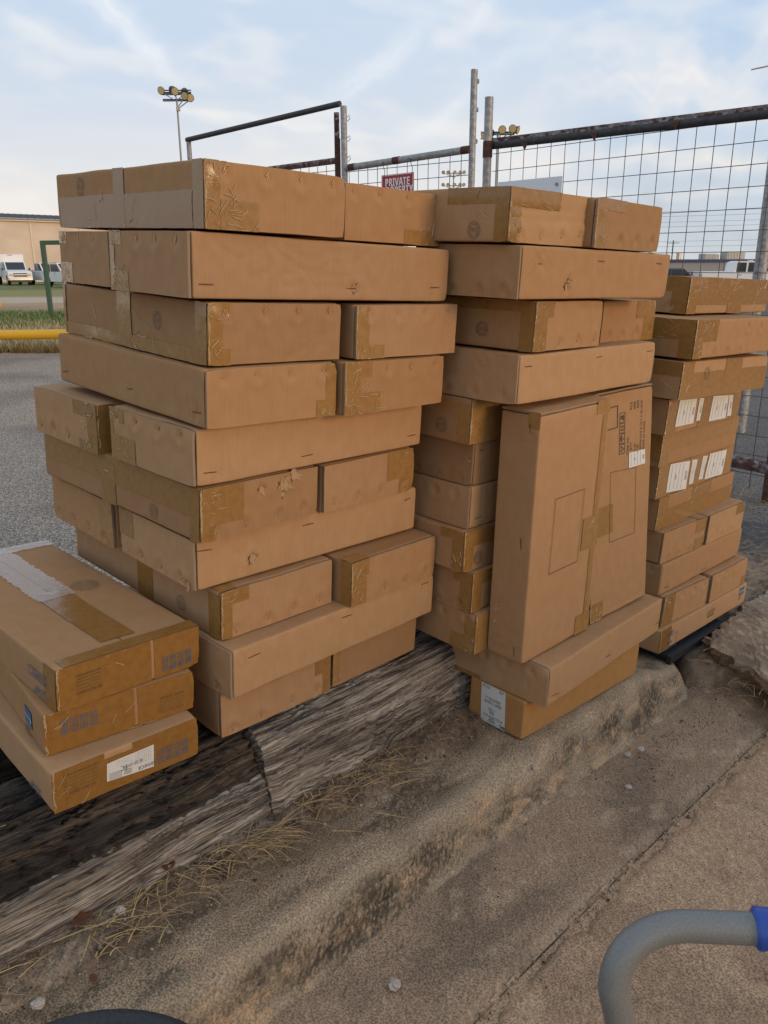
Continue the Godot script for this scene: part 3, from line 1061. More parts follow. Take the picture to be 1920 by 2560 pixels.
func near_ground() -> void:
	var grit := noise(FastNoiseLite.TYPE_SIMPLEX, 0.06, 5, 31)
	var grit_n := noise_tex(noise(FastNoiseLite.TYPE_SIMPLEX, 0.11, 4, 32), 1024, [], true, 6.0)
	var grit_c := noise_tex(grit, 1024, [[0.0, Color(0.58, 0.56, 0.53)], [0.36, Color(0.80, 0.785, 0.765)], [0.55, Color(0.94, 0.93, 0.92)], [0.8, Color(1, 1, 1)], [1.0, Color(1, 1, 1)]])
	var earth := mat(Color.WHITE, 0.95)
	earth.vertex_color_use_as_albedo = true
	earth.albedo_texture = grit_c
	earth.normal_enabled = true
	earth.normal_texture = grit_n
	earth.normal_scale = 0.55
	world_tex(earth, 1.9)
	M.earth = earth
	var kerb_mat: StandardMaterial3D = earth.duplicate()
	kerb_mat.albedo_texture = noise_tex(noise(FastNoiseLite.TYPE_SIMPLEX, 0.07, 4, 33), 1024, [[0.0, Color(0.50, 0.48, 0.45)], [0.34, Color(0.72, 0.70, 0.67)], [0.52, Color(0.90, 0.89, 0.87)], [0.75, Color(1, 1, 1)], [1.0, Color(1, 1, 1)]])
	M.kerb = kerb_mat
	# the roadway beyond the gutter
	var road_h := func(s: float, n: float) -> float:
		var y := road_fall(s) - 0.004 + 0.006 * nz.get_noise_2d(s * 2.0, n * 2.0) + 0.0007 * fine.get_noise_2d(s * 60.0, n * 60.0)
		y -= 0.016 * exp(-pow((n + 0.684 + 0.016 * nz.get_noise_2d(s * 9.0, 3.0) + 0.008 * fine.get_noise_2d(s * 40.0, 2.0)) / (0.015 + 0.010 * maxf(0.0, nz.get_noise_2d(s * 5.0, 44.0))), 2.0))
		y -= 0.006 * smoothstep(0.05, 0.0, absf(n + 0.50 + 0.05 * nz.get_noise_2d(s * 3.0, 8.0) + (s - 0.7) * 0.05)) * smoothstep(1.7, 0.9, s)
		return y
	var road_c := func(s: float, n: float) -> Color:
		var c := Color(0.62, 0.415, 0.258)
		var big := nz.get_noise_2d(s * 1.3 + 4.0, n * 1.3)
		var mid := nz.get_noise_2d(s * 6.0, n * 6.0 + 9.0)
		var sp := fine.get_noise_2d(s * 60.0, n * 60.0)
		c = mixc(c, Color(0.48, 0.318, 0.198), smoothstep(0.0, 0.5, big + 0.4 * mid))
		c = mixc(c, Color(0.66, 0.47, 0.31), smoothstep(0.15, 0.6, -big + 0.5 * mid) * 0.5)
		c = mixc(c, Color(0.38, 0.21, 0.14), smoothstep(0.3, 0.6, nz.get_noise_2d(s * 3.0 + 30.0, n * 3.0)) * 0.5)
		c = mixc(c, Color(0.20, 0.145, 0.10), exp(-pow((n + 0.680 + 0.016 * nz.get_noise_2d(s * 9.0, 3.0)) / 0.020, 2.0)) * smoothstep(-0.3, 0.3, sp + mid))   # grit and old dirt caught in the joint
		var brush := fine.get_noise_2d(s * 7.0 + n * 9.0, n * 70.0 - s * 60.0)
		return c * (1.0 + 0.34 * sp + 0.12 * brush)
	ground_piece("road", sheet(0.2, 3.6, 0.011, -0.70, 0.75, 0.011, road_h, road_c), earth)
	var road_far := func(s: float, n: float) -> float: return road_fall(s) - 0.012
	ground_piece("road", sheet(-14.0, 14.0, 0.4, -0.69, 9.0, 0.4, road_far, func(_s, _n): return Color(0.58, 0.39, 0.24)), earth)
	# gutter pan between kerb and roadway
	var pan_h := func(s: float, n: float) -> float:
		return road_fall(s) + 0.004 * nz.get_noise_2d(s * 3.0, n * 3.0) + 0.0006 * fine.get_noise_2d(s * 60.0, n * 60.0) - 0.012 * smoothstep(-0.715, -0.70, n + 0.006 * nz.get_noise_2d(s * 16.0, 1.0))
	var pan_c := func(s: float, n: float) -> Color:
		var big := nz.get_noise_2d(s * 1.6 + 14.0, n * 4.0)
		var mid := nz.get_noise_2d(s * 6.0, n * 11.0 + 2.0)
		var c := Color(0.47, 0.325, 0.212)
		c = mixc(c, Color(0.31, 0.22, 0.147), smoothstep(-0.2, 0.5, big + 0.5 * mid))
		c = mixc(c, Color(0.60, 0.44, 0.29), smoothstep(0.28, 0.55, nz.get_noise_2d(s * 4.0 + 50.0, n * 7.0) + 0.3 * mid) * 0.7)
		c = mixc(c, Color(0.44, 0.29, 0.185), smoothstep(0.1, 0.5, nz.get_noise_2d(s * 2.0 + 70.0, n * 3.0)) * 0.5)
		return c * (1.0 + 0.32 * fine.get_noise_2d(s * 70.0, n * 70.0 + 7.0))
	ground_piece("gutter", sheet(0.0, 3.3, 0.009, -1.01, -0.694, 0.009, pan_h, pan_c), earth)
	ground_piece("gutter", sheet(-8.0, 0.0, 0.3, -1.01, -0.694, 0.1, pan_h, pan_c), earth)
	# the kerb: a weathered, rounded nose
	var prof := PackedVector2Array([Vector2(-1.36, 0.10), Vector2(-1.24, 0.116), Vector2(-1.14, 0.119), Vector2(-1.085, 0.117), Vector2(-1.058, 0.108), Vector2(-1.035, 0.088), Vector2(-1.02, 0.06), Vector2(-1.008, 0.03), Vector2(-0.996, 0.008), Vector2(-0.972, -0.006)])
	var pts := PackedVector2Array()
	for k in prof.size() - 1:
		var m := maxi(2, int(prof[k].distance_to(prof[k + 1]) / 0.0055))
		for j in m:
			pts.append(prof[k].lerp(prof[k + 1], float(j) / m))
	pts.append(prof[prof.size() - 1])
	for sm in 4:
		var q := pts.duplicate()
		for k in range(1, pts.size() - 1):
			pts[k] = (q[k - 1] + q[k] * 2.0 + q[k + 1]) / 4.0
	for part: Array in [[0.0, 2.98, 0.0065], [-8.0, 0.0, 0.2]]:
		var ss := spread(part[0], part[1], part[2])
		var p := PackedVector3Array()
		var uv := PackedVector2Array()
		var col := PackedColorArray()
		for k in pts.size():
			for s in ss:
				var q := pts[k]
				var f := (q.y + 0.006) / 0.125
				var y: float = road_fall(s) - 0.006 + f * (kerb_top(s) + 0.006 - road_fall(s))
				var nn: float = q.x
				if s > 2.78:   # the kerb ends in a broken, rounded nose
					var e := clampf((s - 2.78) / 0.2, 0.0, 1.0)
					nn -= 0.10 * e * e * smoothstep(-1.36, -1.0, q.x)
					y -= 0.03 * e * e
				var bump := 0.003 * nz.get_noise_2d(s * 5.0, q.x * 9.0 + q.y * 9.0) + 0.0020 * fine.get_noise_3d(s * 26.0, q.x * 26.0, q.y * 26.0)
				bump -= 0.012 * smoothstep(0.35, 0.6, nz.get_noise_2d(s * 5.0 + 90.0, q.y * 22.0)) * smoothstep(0.0, 0.4, f) * smoothstep(1.1, 0.7, f)
				p.append(kerb_frame(s, nn + bump * (1.0 - f) * 0.9, y + bump))
				uv.append(Vector2(s, q.x))
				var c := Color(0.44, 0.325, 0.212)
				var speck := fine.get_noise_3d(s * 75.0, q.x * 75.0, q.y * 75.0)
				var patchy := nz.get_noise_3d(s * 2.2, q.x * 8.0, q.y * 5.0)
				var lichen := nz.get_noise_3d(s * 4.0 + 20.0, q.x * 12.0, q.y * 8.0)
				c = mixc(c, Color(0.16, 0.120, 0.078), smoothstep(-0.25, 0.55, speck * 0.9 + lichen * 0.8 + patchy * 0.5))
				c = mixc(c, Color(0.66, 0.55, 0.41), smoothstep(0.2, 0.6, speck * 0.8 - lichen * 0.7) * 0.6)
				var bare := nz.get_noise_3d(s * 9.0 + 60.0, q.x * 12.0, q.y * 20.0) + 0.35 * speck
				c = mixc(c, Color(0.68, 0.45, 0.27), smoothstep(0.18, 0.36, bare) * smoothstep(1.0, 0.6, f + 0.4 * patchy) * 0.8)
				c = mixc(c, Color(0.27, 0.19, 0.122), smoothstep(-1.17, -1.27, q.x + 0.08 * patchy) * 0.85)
				# a highlight painted along the nose; the face below shaded darker through black lichen specks
				var nose_highlight: float = exp(-pow((f - 0.93) / 0.10, 2.0)) * smoothstep(-1.13, -1.08, q.x)
				c = mixc(c, Color(0.62, 0.49, 0.345), nose_highlight * smoothstep(-0.35, 0.25, speck + patchy * 0.5) * 0.65)
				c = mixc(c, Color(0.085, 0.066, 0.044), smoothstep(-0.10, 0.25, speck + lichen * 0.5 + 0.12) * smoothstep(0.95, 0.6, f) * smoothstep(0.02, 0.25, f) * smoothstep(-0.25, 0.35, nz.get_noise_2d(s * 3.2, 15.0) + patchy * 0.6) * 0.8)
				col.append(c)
		var b := Buf.new()
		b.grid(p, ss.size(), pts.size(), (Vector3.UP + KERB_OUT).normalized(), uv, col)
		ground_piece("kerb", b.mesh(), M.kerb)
	# strip of dirt between kerb and timbers
	var dirt_h := func(s: float, n: float) -> float:
		var rise := smoothstep(-1.18, -1.30, n + 0.05 * nz.get_noise_2d(s * 4.0, 7.0))
		return lerpf(0.095, 0.133, rise) + 0.010 * nz.get_noise_2d(s * 6.0, n * 6.0) * rise + 0.005 * fine.get_noise_2d(s * 26.0, n * 26.0) * rise - maxf(0.0, 0.119 - kerb_top(s))
	var dirt_c := func(s: float, n: float) -> Color:
		var c := Color(0.24, 0.165, 0.105)
		c = mixc(c, Color(0.35, 0.265, 0.185), smoothstep(0.0, 0.45, nz.get_noise_2d(s * 3.0 + 8.0, n * 5.0)))
		c = mixc(c, Color(0.13, 0.088, 0.058), smoothstep(0.05, 0.45, nz.get_noise_2d(s * 7.0 + 28.0, n * 9.0)))
		return c * (1.0 + 0.6 * fine.get_noise_2d(s * 60.0, n * 60.0))
	ground_piece("dirt_strip", sheet(-0.4, 2.9, 0.010, -1.46, -1.15, 0.008, dirt_h, dirt_c), earth)
	ground_piece("dirt_strip", sheet(-8.0, -0.4, 0.2, -1.46, -1.15, 0.05, dirt_h, dirt_c), earth)

# ---------------------------------------------------------------- weathered timbers
# outline: corner points (n, y) of the cross-section, cut: how far each end leans, burnt: 0 grey .. 1 dark rotten
func timber(called: String, label: String, s0: float, s1: float, outline: Array, burnt: float, sd: int, warp := 0.012) -> void:
	var sec := PackedVector2Array()
	for k in outline.size():
		var a := Vector2(outline[k][0], outline[k][1])
		var c := Vector2(outline[(k + 1) % outline.size()][0], outline[(k + 1) % outline.size()][1])
		var m := maxi(1, int(a.distance_to(c) / 0.0042))
		for j in m:
			sec.append(a.lerp(c, float(j) / m))
	for sm in 14:   # wear the corners round
		var q := sec.duplicate()
		for k in sec.size():
			sec[k] = (q[(k - 1 + sec.size()) % sec.size()] + q[k] * 2.0 + q[(k + 1) % sec.size()]) / 4.0
	var centre := Vector2.ZERO
	for q in sec:
		centre += q / sec.size()
	var ss := PackedFloat32Array([s0, s0 + 0.004, s0 + 0.012])
	ss.append_array(spread(s0 + 0.02, s1 - 0.02, 0.0085)); ss.append_array([s1 - 0.012, s1 - 0.004, s1])
	var b := Buf.new()
	var w := sec.size() + 1
	var p := PackedVector3Array()
	var uv := PackedVector2Array()
	var col := PackedColorArray()
	var along_sec := PackedFloat32Array([0.0])
	for j in sec.size():
		along_sec.append(along_sec[j] + sec[j].distance_to(sec[(j + 1) % sec.size()]))
	var total := along_sec[sec.size()]
	rng.seed = 700 + sd
	var splits := []   # place round the section, start, end, depth, wander
	for k in 34:
		var at := rng.randf_range(s0, s1)
		splits.append([rng.randf() * total * 0.75, at, at + rng.randf_range(0.12, 0.7), rng.randf_range(0.005, 0.013), rng.randf() * 50.0])
	for i in ss.size():
		var s := ss[i]
		var here := []
		for k: Array in splits:
			if s > k[1] and s < k[2]:
				here.append([k[0] + 0.010 * nz.get_noise_2d(s * 3.0, k[4]), k[3] * sin(PI * (s - k[1]) / (k[2] - k[1]))])
		var endness := smoothstep(0.03, 0.0, minf(s - s0, s1 - s))
		for j in w:
			var q := sec[j % sec.size()]
			var out := (q - centre).normalized()
			var bend := nz.get_noise_2d(s * 1.4 + sd * 7.0, sd * 3.0) * warp
			var knot := nz.get_noise_3d(s * 3.0 + sd, q.x * 5.0, q.y * 5.0) * 0.06
			var g := Vector3(s * 3.2 + sd * 5.0, (q.x + knot) * 62.0, (q.y + knot * 0.8) * 62.0)
			var crack := ridge.get_noise_3d(s * 1.7 + sd * 11.0, (q.x + knot) * 30.0, (q.y + knot) * 30.0)
			var d := bend + nz.get_noise_3dv(g * 0.30) * 0.006 - maxf(0.0, crack - 0.45) * 0.024 * (1.0 + burnt)
			d += burnt * 0.006 * nz.get_noise_3d(s * 5.0, q.x * 30.0, q.y * 30.0)
			d -= endness * 0.006
			for k: Array in here:
				var off: float = absf(along_sec[j] - k[0])
				if off < 0.012:
					d -= k[1] * exp(-off * off / 0.0000105)
			var r := q + out * d
			var reach := 0.0
			if endness > 0.0:
				reach = nz.get_noise_3d(q.x * 40.0, q.y * 40.0, sd * 9.0) * 0.004 * endness
			p.append(kerb_frame(s + reach, r.x, r.y))
			uv.append(Vector2(s * 0.42 + sd * 0.31 + 0.45, along_sec[j] / 0.55 + sd * 0.27))
			var tone := nz.get_noise_3d(s * 2.4 + 30.0 + sd, q.x * 28.0, q.y * 28.0)
			var stain := nz.get_noise_3d(s * 1.6 + sd * 3.0, q.x * 7.0, q.y * 7.0)
			var c := mixc(Color(1, 1, 1), Color(0.62, 0.58, 0.54), smoothstep(-0.1, 0.5, stain + tone * 0.4))
			if burnt > 0.0:
				var e := mixc(Color(0.32, 0.265, 0.215), Color(0.10, 0.085, 0.072), smoothstep(-0.35, 0.25, tone * 0.5 + stain * 0.8))
				e = mixc(e, Color(0.55, 0.30, 0.16), smoothstep(0.32, 0.55, stain) * 0.4)
				c = mixc(c, e, burnt)
			col.append(c)
	b.grid(p, w, ss.size(), Vector3.UP, uv, col)
	# the grid's normals are set for one side only: turn them outwards
	for k in b.v.size():
		var q := sec[(k % w) % sec.size()]
		var o := (KERB_OUT * (q.x - centre.x) + Vector3.UP * (q.y - centre.y)).normalized()
		if b.n[k].dot(tilt_basis * o) < 0.0:
			b.n[k] = -b.n[k]
	b.i.clear()
	for y in ss.size() - 1:
		for x in w - 1:
			var k := y * w + x
			b.tri(k, k + 1, k + w); b.tri(k + 1, k + w + 1, k + w)
	for e in 2:
		var row := 0 if e == 0 else (ss.size() - 1) * w
		var nn: Vector3 = tilt_basis * KERB_DIR * (-1.0 if e == 0 else 1.0)
		var m := b.add(kerb_frame(ss[0] if e == 0 else ss[ss.size() - 1], centre.x, centre.y), nn, Vector2(0.3, 0.3), Color(0.75, 0.7, 0.65))
		var first := b.v.size()
		for j in w:
			b.add(b.v[row + j], nn, Vector2(0.3 + 0.12 * sin(TAU * j / w), 0.3 + 0.12 * cos(TAU * j / w)), Color(0.75, 0.7, 0.65))
		for j in w - 1:
			b.tri(m, first + j, first + j + 1)
	tag(put(called, b.mesh(), self, M.wood), label, "timber", "old timbers along the kerb")

# ---------------------------------------------------------------- litter on the dirt
func blade(b: Buf, from: Vector3, d: Vector3, length: float, width: float, arch: float, col: Color, bend := 0.0) -> void:
	var side := d.cross(Vector3.UP).normalized()
	var seg := 4
	var base := b.v.size()
	for k in seg + 1:
		var t := float(k) / seg
		var c := from + d * length * t + Vector3.UP * arch * 4.0 * t * (1.0 - t) + side * bend * t * t
		var wd := width * (1.0 - 0.75 * t)
		var nn := (Vector3.UP + side * 0.3).normalized()
		b.add(c - side * wd / 2, nn, Vector2.ZERO, col)
		b.add(c + Vector3.UP * wd * 0.5, nn, Vector2.ZERO, col)
		b.add(c + side * wd / 2, nn, Vector2.ZERO, col)
	for k in seg:
		for j in 2:
			var q := base + k * 3 + j
			b.tri(q, q + 1, q + 3); b.tri(q + 1, q + 4, q + 3)

func straw_colour() -> Color:
	return [Color(0.50, 0.325, 0.13), Color(0.60, 0.40, 0.165), Color(0.38, 0.25, 0.125), Color(0.30, 0.215, 0.135), Color(0.21, 0.145, 0.09)][rng.randi_range(0, 4)]

func litter() -> void:
	rng.seed = 77
	var b := Buf.new()
	for k in 620:   # matted dead grass, thickest where it is caught by the timber's foot
		var s := rng.randf_range(0.45, 1.5)
		if k % 4 == 0:
			s = rng.randf_range(0.1, 1.9)
		var n := -1.335 + absf(rng.randfn(0.0, 0.055))
		if n > -1.08 or nz.get_noise_2d(s * 3.5, 60.0) + 0.25 * rng.randf() < -0.02:
			continue
		var an := rng.randfn(0.5, 0.9) if k % 3 else rng.randf() * TAU
		var d := (KERB_DIR * cos(an) + KERB_OUT * sin(an)).normalized()
		blade(b, kerb_frame(s, n, 0.128 + rng.randf() * 0.016), d, rng.randf_range(0.02, 0.095), rng.randf_range(0.0012, 0.0036), rng.randf_range(0.001, 0.010), straw_colour(), rng.randf_range(-0.02, 0.02))
	for k in 160:   # a tuft and a bundle on the left
		var c: Array = [[0.98, -1.30], [0.30, -1.36]][k % 2]
		var an := rng.randfn(0.9, 0.6)
		var d := (KERB_DIR * cos(an) + KERB_OUT * sin(an) + Vector3.UP * rng.randf_range(0.0, 0.3)).normalized()
		blade(b, kerb_frame(c[0] + rng.randfn(0, 0.03), c[1] + rng.randfn(0, 0.02), 0.13), d, rng.randf_range(0.06, 0.15), rng.randf_range(0.0018, 0.0042), rng.randf_range(0.005, 0.02), straw_colour(), rng.randf_range(-0.02, 0.02))
	var straw_mat: StandardMaterial3D = M.straw
	var g := put("dead_grass", b.mesh(), self, straw_mat)
	tag(g, "matted dead grass and straw along the foot of the timber", "dead grass")
	g.set_meta("kind", "stuff")
	# pebbles and crumbs
	b = Buf.new()
	for k in 2600:
		var s := rng.randf_range(0.1, 2.2)
		var n := rng.randf_range(-1.36, -1.16)
		var y := 0.137
		if k % 5 == 0:
			n = rng.randf_range(-0.98, -0.2); s = rng.randf_range(0.6, 3.0)
			y = road_fall(s) + 0.001
		elif k % 5 == 1:   # grit in the joint
			s = rng.randf_range(0.6, 3.2); n = -0.685 + rng.randfn(0.0, 0.010)
			y = road_fall(s) - 0.008
		elif k % 10 == 2:   # a drift of rubble below the kerb's broken end
			s = 2.55 + rng.randfn(0.0, 0.22); n = -0.93 + absf(rng.randfn(0.0, 0.07))
			y = road_fall(s) + 0.002
		var r := rng.randf_range(0.0010, 0.0036) * (2.2 if rng.randf() < 0.08 else 1.0)
		var o := kerb_frame(s, n, y)
		var col := mixc(Color(0.18, 0.13, 0.09), Color(0.55, 0.45, 0.36), rng.randf() * rng.randf())
		var base := b.v.size()
		for q in [Vector3(1, 0, 0), Vector3(0, 0, 1), Vector3(-1, 0, 0), Vector3(0, 0, -1), Vector3(0, 0.8, 0), Vector3(0, -0.8, 0)]:
			b.add(o + q.rotated(Vector3(0.3, 1, 0.2).normalized(), k) * r * rng.randf_range(0.7, 1.3), q, Vector2.ZERO, col)
		for q in 4:
			b.tri(base + q, base + (q + 1) % 4, base + 4); b.tri(base + q, base + (q + 1) % 4, base + 5)
	var peb := put("pebbles", b.mesh(), self, straw_mat)
	tag(peb, "fine pebbles and crumbs strewn over the dirt, gutter and road", "gravel")
	peb.set_meta("kind", "stuff")
	# stones one can point to
	var stone := mat(lin(0.62, 0.54, 0.46), 0.9)
	world_tex(stone, 20.0)
	stone.albedo_texture = noise_tex(noise(FastNoiseLite.TYPE_SIMPLEX, 0.03, 3, 41), 256, [[0.0, Color(0.7, 0.68, 0.66)], [1.0, Color(1, 1, 1)]])
	M.stone = stone
	for q in [["pale angular stone lying in the gutter below the kerb", 1.02, -0.86, 0.004, 0.014, 0], ["pale grey stone on the dirt above the black bin", 0.42, -1.215, 0.138, 0.013, 1], ["small grey stone at the gutter's edge near the right end of the kerb", 2.30, -0.93, -0.03, 0.013, 2], ["whitish stone by the dark stone under the kerb face on the right", 2.24, -0.945, -0.03, 0.011, 3], ["flat white stone lowest on the gutter right of the big carton", 2.08, -0.86, -0.03, 0.011, 4], ["reddish stone on the dirt at the lower left", 0.27, -1.28, 0.14, 0.009, 5], ["white chip of stone caught under the timber by the long straw", 0.64, -1.315, 0.14, 0.011, 6], ["grey stone half bedded in the kerb top below the big carton", 1.80, -1.03, 0.085, 0.010, 7]]:
		var o := put("stone", stone_mesh(q[4], q[5], 0.6), self, stone, Transform3D(Basis(Vector3.UP, q[5] * 1.3), kerb_frame(q[1], q[2], q[3] + q[4] * 0.3)))
		tag(o, q[0], "stone", "stones along the kerb")
	# single straws lying by themselves
	for q in [["long bent straw reaching from the timber's foot over the dirt", 0.50, -1.325, 0.148, 0.24, 0.35, 0.0042, 0.012], ["straw standing off the dirt towards the kerb, right of the long bent straw", 0.80, -1.26, 0.14, 0.11, 1.25, 0.0034, 0.014], ["curved straw lying on the kerb's shoulder, lower left of the big carton", 1.04, -1.17, 0.128, 0.15, -2.6, 0.0026, 0.006], ["straw lying across the joint at the bottom edge of the road", 0.80, -0.78, 0.006, 0.16, 0.9, 0.0032, 0.006], ["thin forked twig lying in the gutter", 1.35, -0.85, 0.004, 0.07, 0.3, 0.0022, 0.004], ["pale straw lying along the gutter on the far right", 2.55, -0.80, -0.04, 0.12, 0.35, 0.0026, 0.004], ["straw sticking out over the dark timber below the monitor boxes", 0.50, -1.50, 0.33, 0.10, 2.7, 0.003, 0.012], ["short straw across the tuft of grass beside the timber", 1.10, -1.27, 0.142, 0.12, 1.0, 0.0026, 0.01]]:
		var bb := Buf.new()
		blade(bb, Vector3.ZERO, tilt_basis * (KERB_DIR * cos(q[5]) + KERB_OUT * sin(q[5])), q[4], q[6], q[7], straw_colour().lerp(Color(0.42, 0.29, 0.135), 0.7), 0.02)
		tag(put("grass_stalk", bb.mesh(), self, straw_mat, Transform3D(Basis(), kerb_frame(q[1], q[2], q[3]))), q[0], "grass stalk", "single straws on the ground")
	# dead leaves
	var leaf_mat := mat(lin(0.14, 0.045, 0.018), 0.7)
	for q in [["rust brown dead leaf tucked under the timber beside the long straw", 0.56, -1.335, 0.15, 0.035, 0.4], ["curled brown leaf under the timber's edge above the straw mat", 0.78, -1.345, 0.15, 0.026, 1.4], ["small dark red leaf lying on the dirt near the kerb", 0.52, -1.20, 0.135, 0.016, 2.2], ["brown leaf crumb beside the reddish stone at lower left", 0.30, -1.31, 0.142, 0.018, 0.9], ["orange brown leaf lying on the road at the right", 2.5, -0.45, -0.045, 0.018, 0.2]]:
		var bb := Buf.new()
		var r: float = q[4]
		var base := bb.v.size()
		for k in 7:
			var t := k / 6.0
			var wd := r * 0.5 * sin(PI * pow(t, 0.8)) + 0.0005
			var lift_y := 0.25 * r * (t - 0.5) * (t - 0.5) * 4.0
			for e: float in [-1.0, 0.0, 1.0]:
				bb.add(Vector3((t - 0.5) * 2.0 * r * 0.8, lift_y + absf(e) * wd * 0.6, e * wd), Vector3.UP)
		for k in 6:
			for j in 2:
				var i0 := base + k * 3 + j
				bb.tri(i0, i0 + 1, i0 + 3); bb.tri(i0 + 1, i0 + 4, i0 + 3)
		tag(put("dead_leaf", bb.mesh(), self, leaf_mat, Transform3D(Basis(Vector3.UP, q[5]), kerb_frame(q[1], q[2], q[3]))), q[0], "dead leaf", "dead leaves on the ground")

# ---------------------------------------------------------------- the lot and the land beyond
func lot_height(x: float, _z: float) -> float:
	return clampf(0.05 - 0.07 * x, -0.05, 0.12)

func field_height(x: float, z: float) -> float:
	var d := -z - 13.0
	if x < 8.0:
		return lerpf(0.12, -0.21, clampf(d / 62.0, 0.0, 1.0)) - maxf(0.0, d - 62.0) * 0.006
	return -0.05 - clampf(d / 42.0, 0.0, 1.0) * 0.30 - maxf(0.0, d - 42.0) * 0.015

func flat_sheet(xs: PackedFloat32Array, zs: PackedFloat32Array, height: Callable, tint: Callable) -> ArrayMesh:
	var p := PackedVector3Array()
	var uv := PackedVector2Array()
	var col := PackedColorArray()
	for z in zs:
		for x in xs:
			p.append(Vector3(x, height.call(x, z), z))
			uv.append(Vector2(x, z))
			col.append(tint.call(x, z))
	var b := Buf.new()
	b.grid(p, xs.size(), zs.size(), Vector3.UP, uv, col)
	return b.mesh()

func far_ground() -> void:
	var asphalt := mat(Color.WHITE, 0.9)
	asphalt.vertex_color_use_as_albedo = true
	var cells := noise(FastNoiseLite.TYPE_CELLULAR, 0.075, 1, 51)
	cells.cellular_return_type = FastNoiseLite.RETURN_CELL_VALUE
	asphalt.albedo_texture = noise_tex(cells, 1024, [[0.0, Color(0.38, 0.375, 0.37)], [0.35, Color(0.52, 0.51, 0.50)], [0.7, Color(0.74, 0.72, 0.70)], [0.9, Color(0.88, 0.85, 0.82)], [1.0, Color(1.0, 0.97, 0.93)]])
	var cells_n := noise(FastNoiseLite.TYPE_CELLULAR, 0.075, 1, 51)
	asphalt.normal_enabled = true
	asphalt.normal_texture = noise_tex(cells_n, 1024, [], true, 7.0)
	asphalt.normal_scale = 0.9
	world_tex(asphalt, 2.4)
	M.asphalt = asphalt
	var tint := func(x: float, z: float) -> Color:
		var wear := nz.get_noise_2d(x * 0.6, z * 0.6) + 0.5 * nz.get_noise_2d(x * 3.0, z * 3.0)
		var c := mixc(Color(0.86, 0.71, 0.575), Color(0.58, 0.48, 0.395), smoothstep(-0.2, 0.4, wear))
		return mixc(c, Color(0.22, 0.215, 0.215), smoothstep(0.6, 1.6, x) * 0.8)
	# the lot ends along the timbers (its near edge runs with the kerb)
	var p := PackedVector3Array()
	var uv := PackedVector2Array()
	var col := PackedColorArray()
	var xs := spread(-40.0, 10.0, 0.25)
	for j in 61:
		for x in xs:
			var near := (-1.43 - 0.731 * x) / 0.682
			var z := lerpf(maxf(near, -12.9), -13.05, pow(j / 60.0, 1.4))
			p.append(Vector3(x, lot_height(x, z), z)); uv.append(Vector2(x, z)); col.append(tint.call(x, z))
	var b := Buf.new()
	b.grid(p, xs.size(), 61, Vector3.UP, uv, col)
	ground_piece("parking_lot", b.mesh(), asphalt)
	var field := mat(Color.WHITE, 0.95)
	field.vertex_color_use_as_albedo = true
	field.albedo_texture = noise_tex(noise(FastNoiseLite.TYPE_SIMPLEX, 0.08, 4, 52), 512, [[0.0, Color(0.68, 0.68, 0.66)], [0.5, Color(0.88, 0.88, 0.86)], [1.0, Color(1, 1, 1)]])
	field.normal_enabled = true
	field.normal_texture = noise_tex(noise(FastNoiseLite.TYPE_SIMPLEX, 0.09, 4, 53), 512, [], true, 8.0)
	world_tex(field, 0.6)
	var bands := func(x: float, z: float) -> Color:
		var d := -z + 1.6 * nz.get_noise_2d(x * 0.35, z * 0.35) + 1.0 * nz.get_noise_2d(x * 1.3, z * 1.3)
		var dry := Color(0.72, 0.54, 0.29)
		var green := Color(0.20, 0.25, 0.07)
		var c := mixc(dry, Color(0.40, 0.29, 0.16), smoothstep(15.5, 16.5, d))
		c = mixc(c, green, smoothstep(18.0, 19.5, d))
		c = mixc(c, Color(0.50, 0.34, 0.18), smoothstep(25.0, 27.0, d))
		c = mixc(c, Color(0.66, 0.45, 0.27), smoothstep(28.5, 31.0, d))
		c = mixc(c, Color(0.82, 0.65, 0.48), smoothstep(33.0, 35.0, d))
		c = mixc(c, Color(0.42, 0.37, 0.13), smoothstep(40.0, 43.0, d))
		c = mixc(c, Color(0.52, 0.40, 0.16), smoothstep(0.1, 0.5, nz.get_noise_2d(x * 0.5 + 33.0, z * 0.12)) * smoothstep(40.0, 46.0, d) * 0.8)
		return mixc(c, green * 0.9, smoothstep(54.0, 58.0, d) * 0.7)
	var zs := spread(-40.0, -12.95, 0.35)
	var far := spread(-170.0, -41.0, 1.5)
	far.append_array(zs)
	ground_piece("grass_field", flat_sheet(spread(-26.0, -2.0, 0.35), zs, field_height, bands), field)
	ground_piece("grass_field", flat_sheet(spread(-140.0, 8.0, 1.6), spread(-170.0, -40.0, 1.3), field_height, bands), field)
	ground_piece("far_lot", flat_sheet(spread(8.0, 200.0, 3.0), spread(-200.0, -12.9, 2.0), field_height, func(_x, _z): return Color(0.17, 0.16, 0.15)), field)
	ground_piece("ground", flat_sheet(spread(-200.0, 200.0, 20.0), spread(-13.5, 160.0, 10.0), func(_x, _z): return -0.95, func(_x, _z): return Color(0.17, 0.14, 0.11)), field)
	# standing grass by the lot's edge
	rng.seed = 5
	var tuft := Buf.new()
	for k in 11:
		var an := rng.randf() * TAU
		var d := Vector3(cos(an) * 0.45, 1.0, sin(an) * 0.45).normalized()
		blade(tuft, Vector3(cos(an), 0, sin(an)) * rng.randf() * 0.05, d, rng.randf_range(0.08, 0.19), 0.010, 0.0, Color.WHITE, rng.randf_range(-0.05, 0.05))
	var tm := tuft.mesh()
	tm.surface_set_material(0, M.straw)
	var mm := MultiMesh.new()
	mm.transform_format = MultiMesh.TRANSFORM_3D
	mm.use_colors = true
	mm.mesh = tm
	var places := []
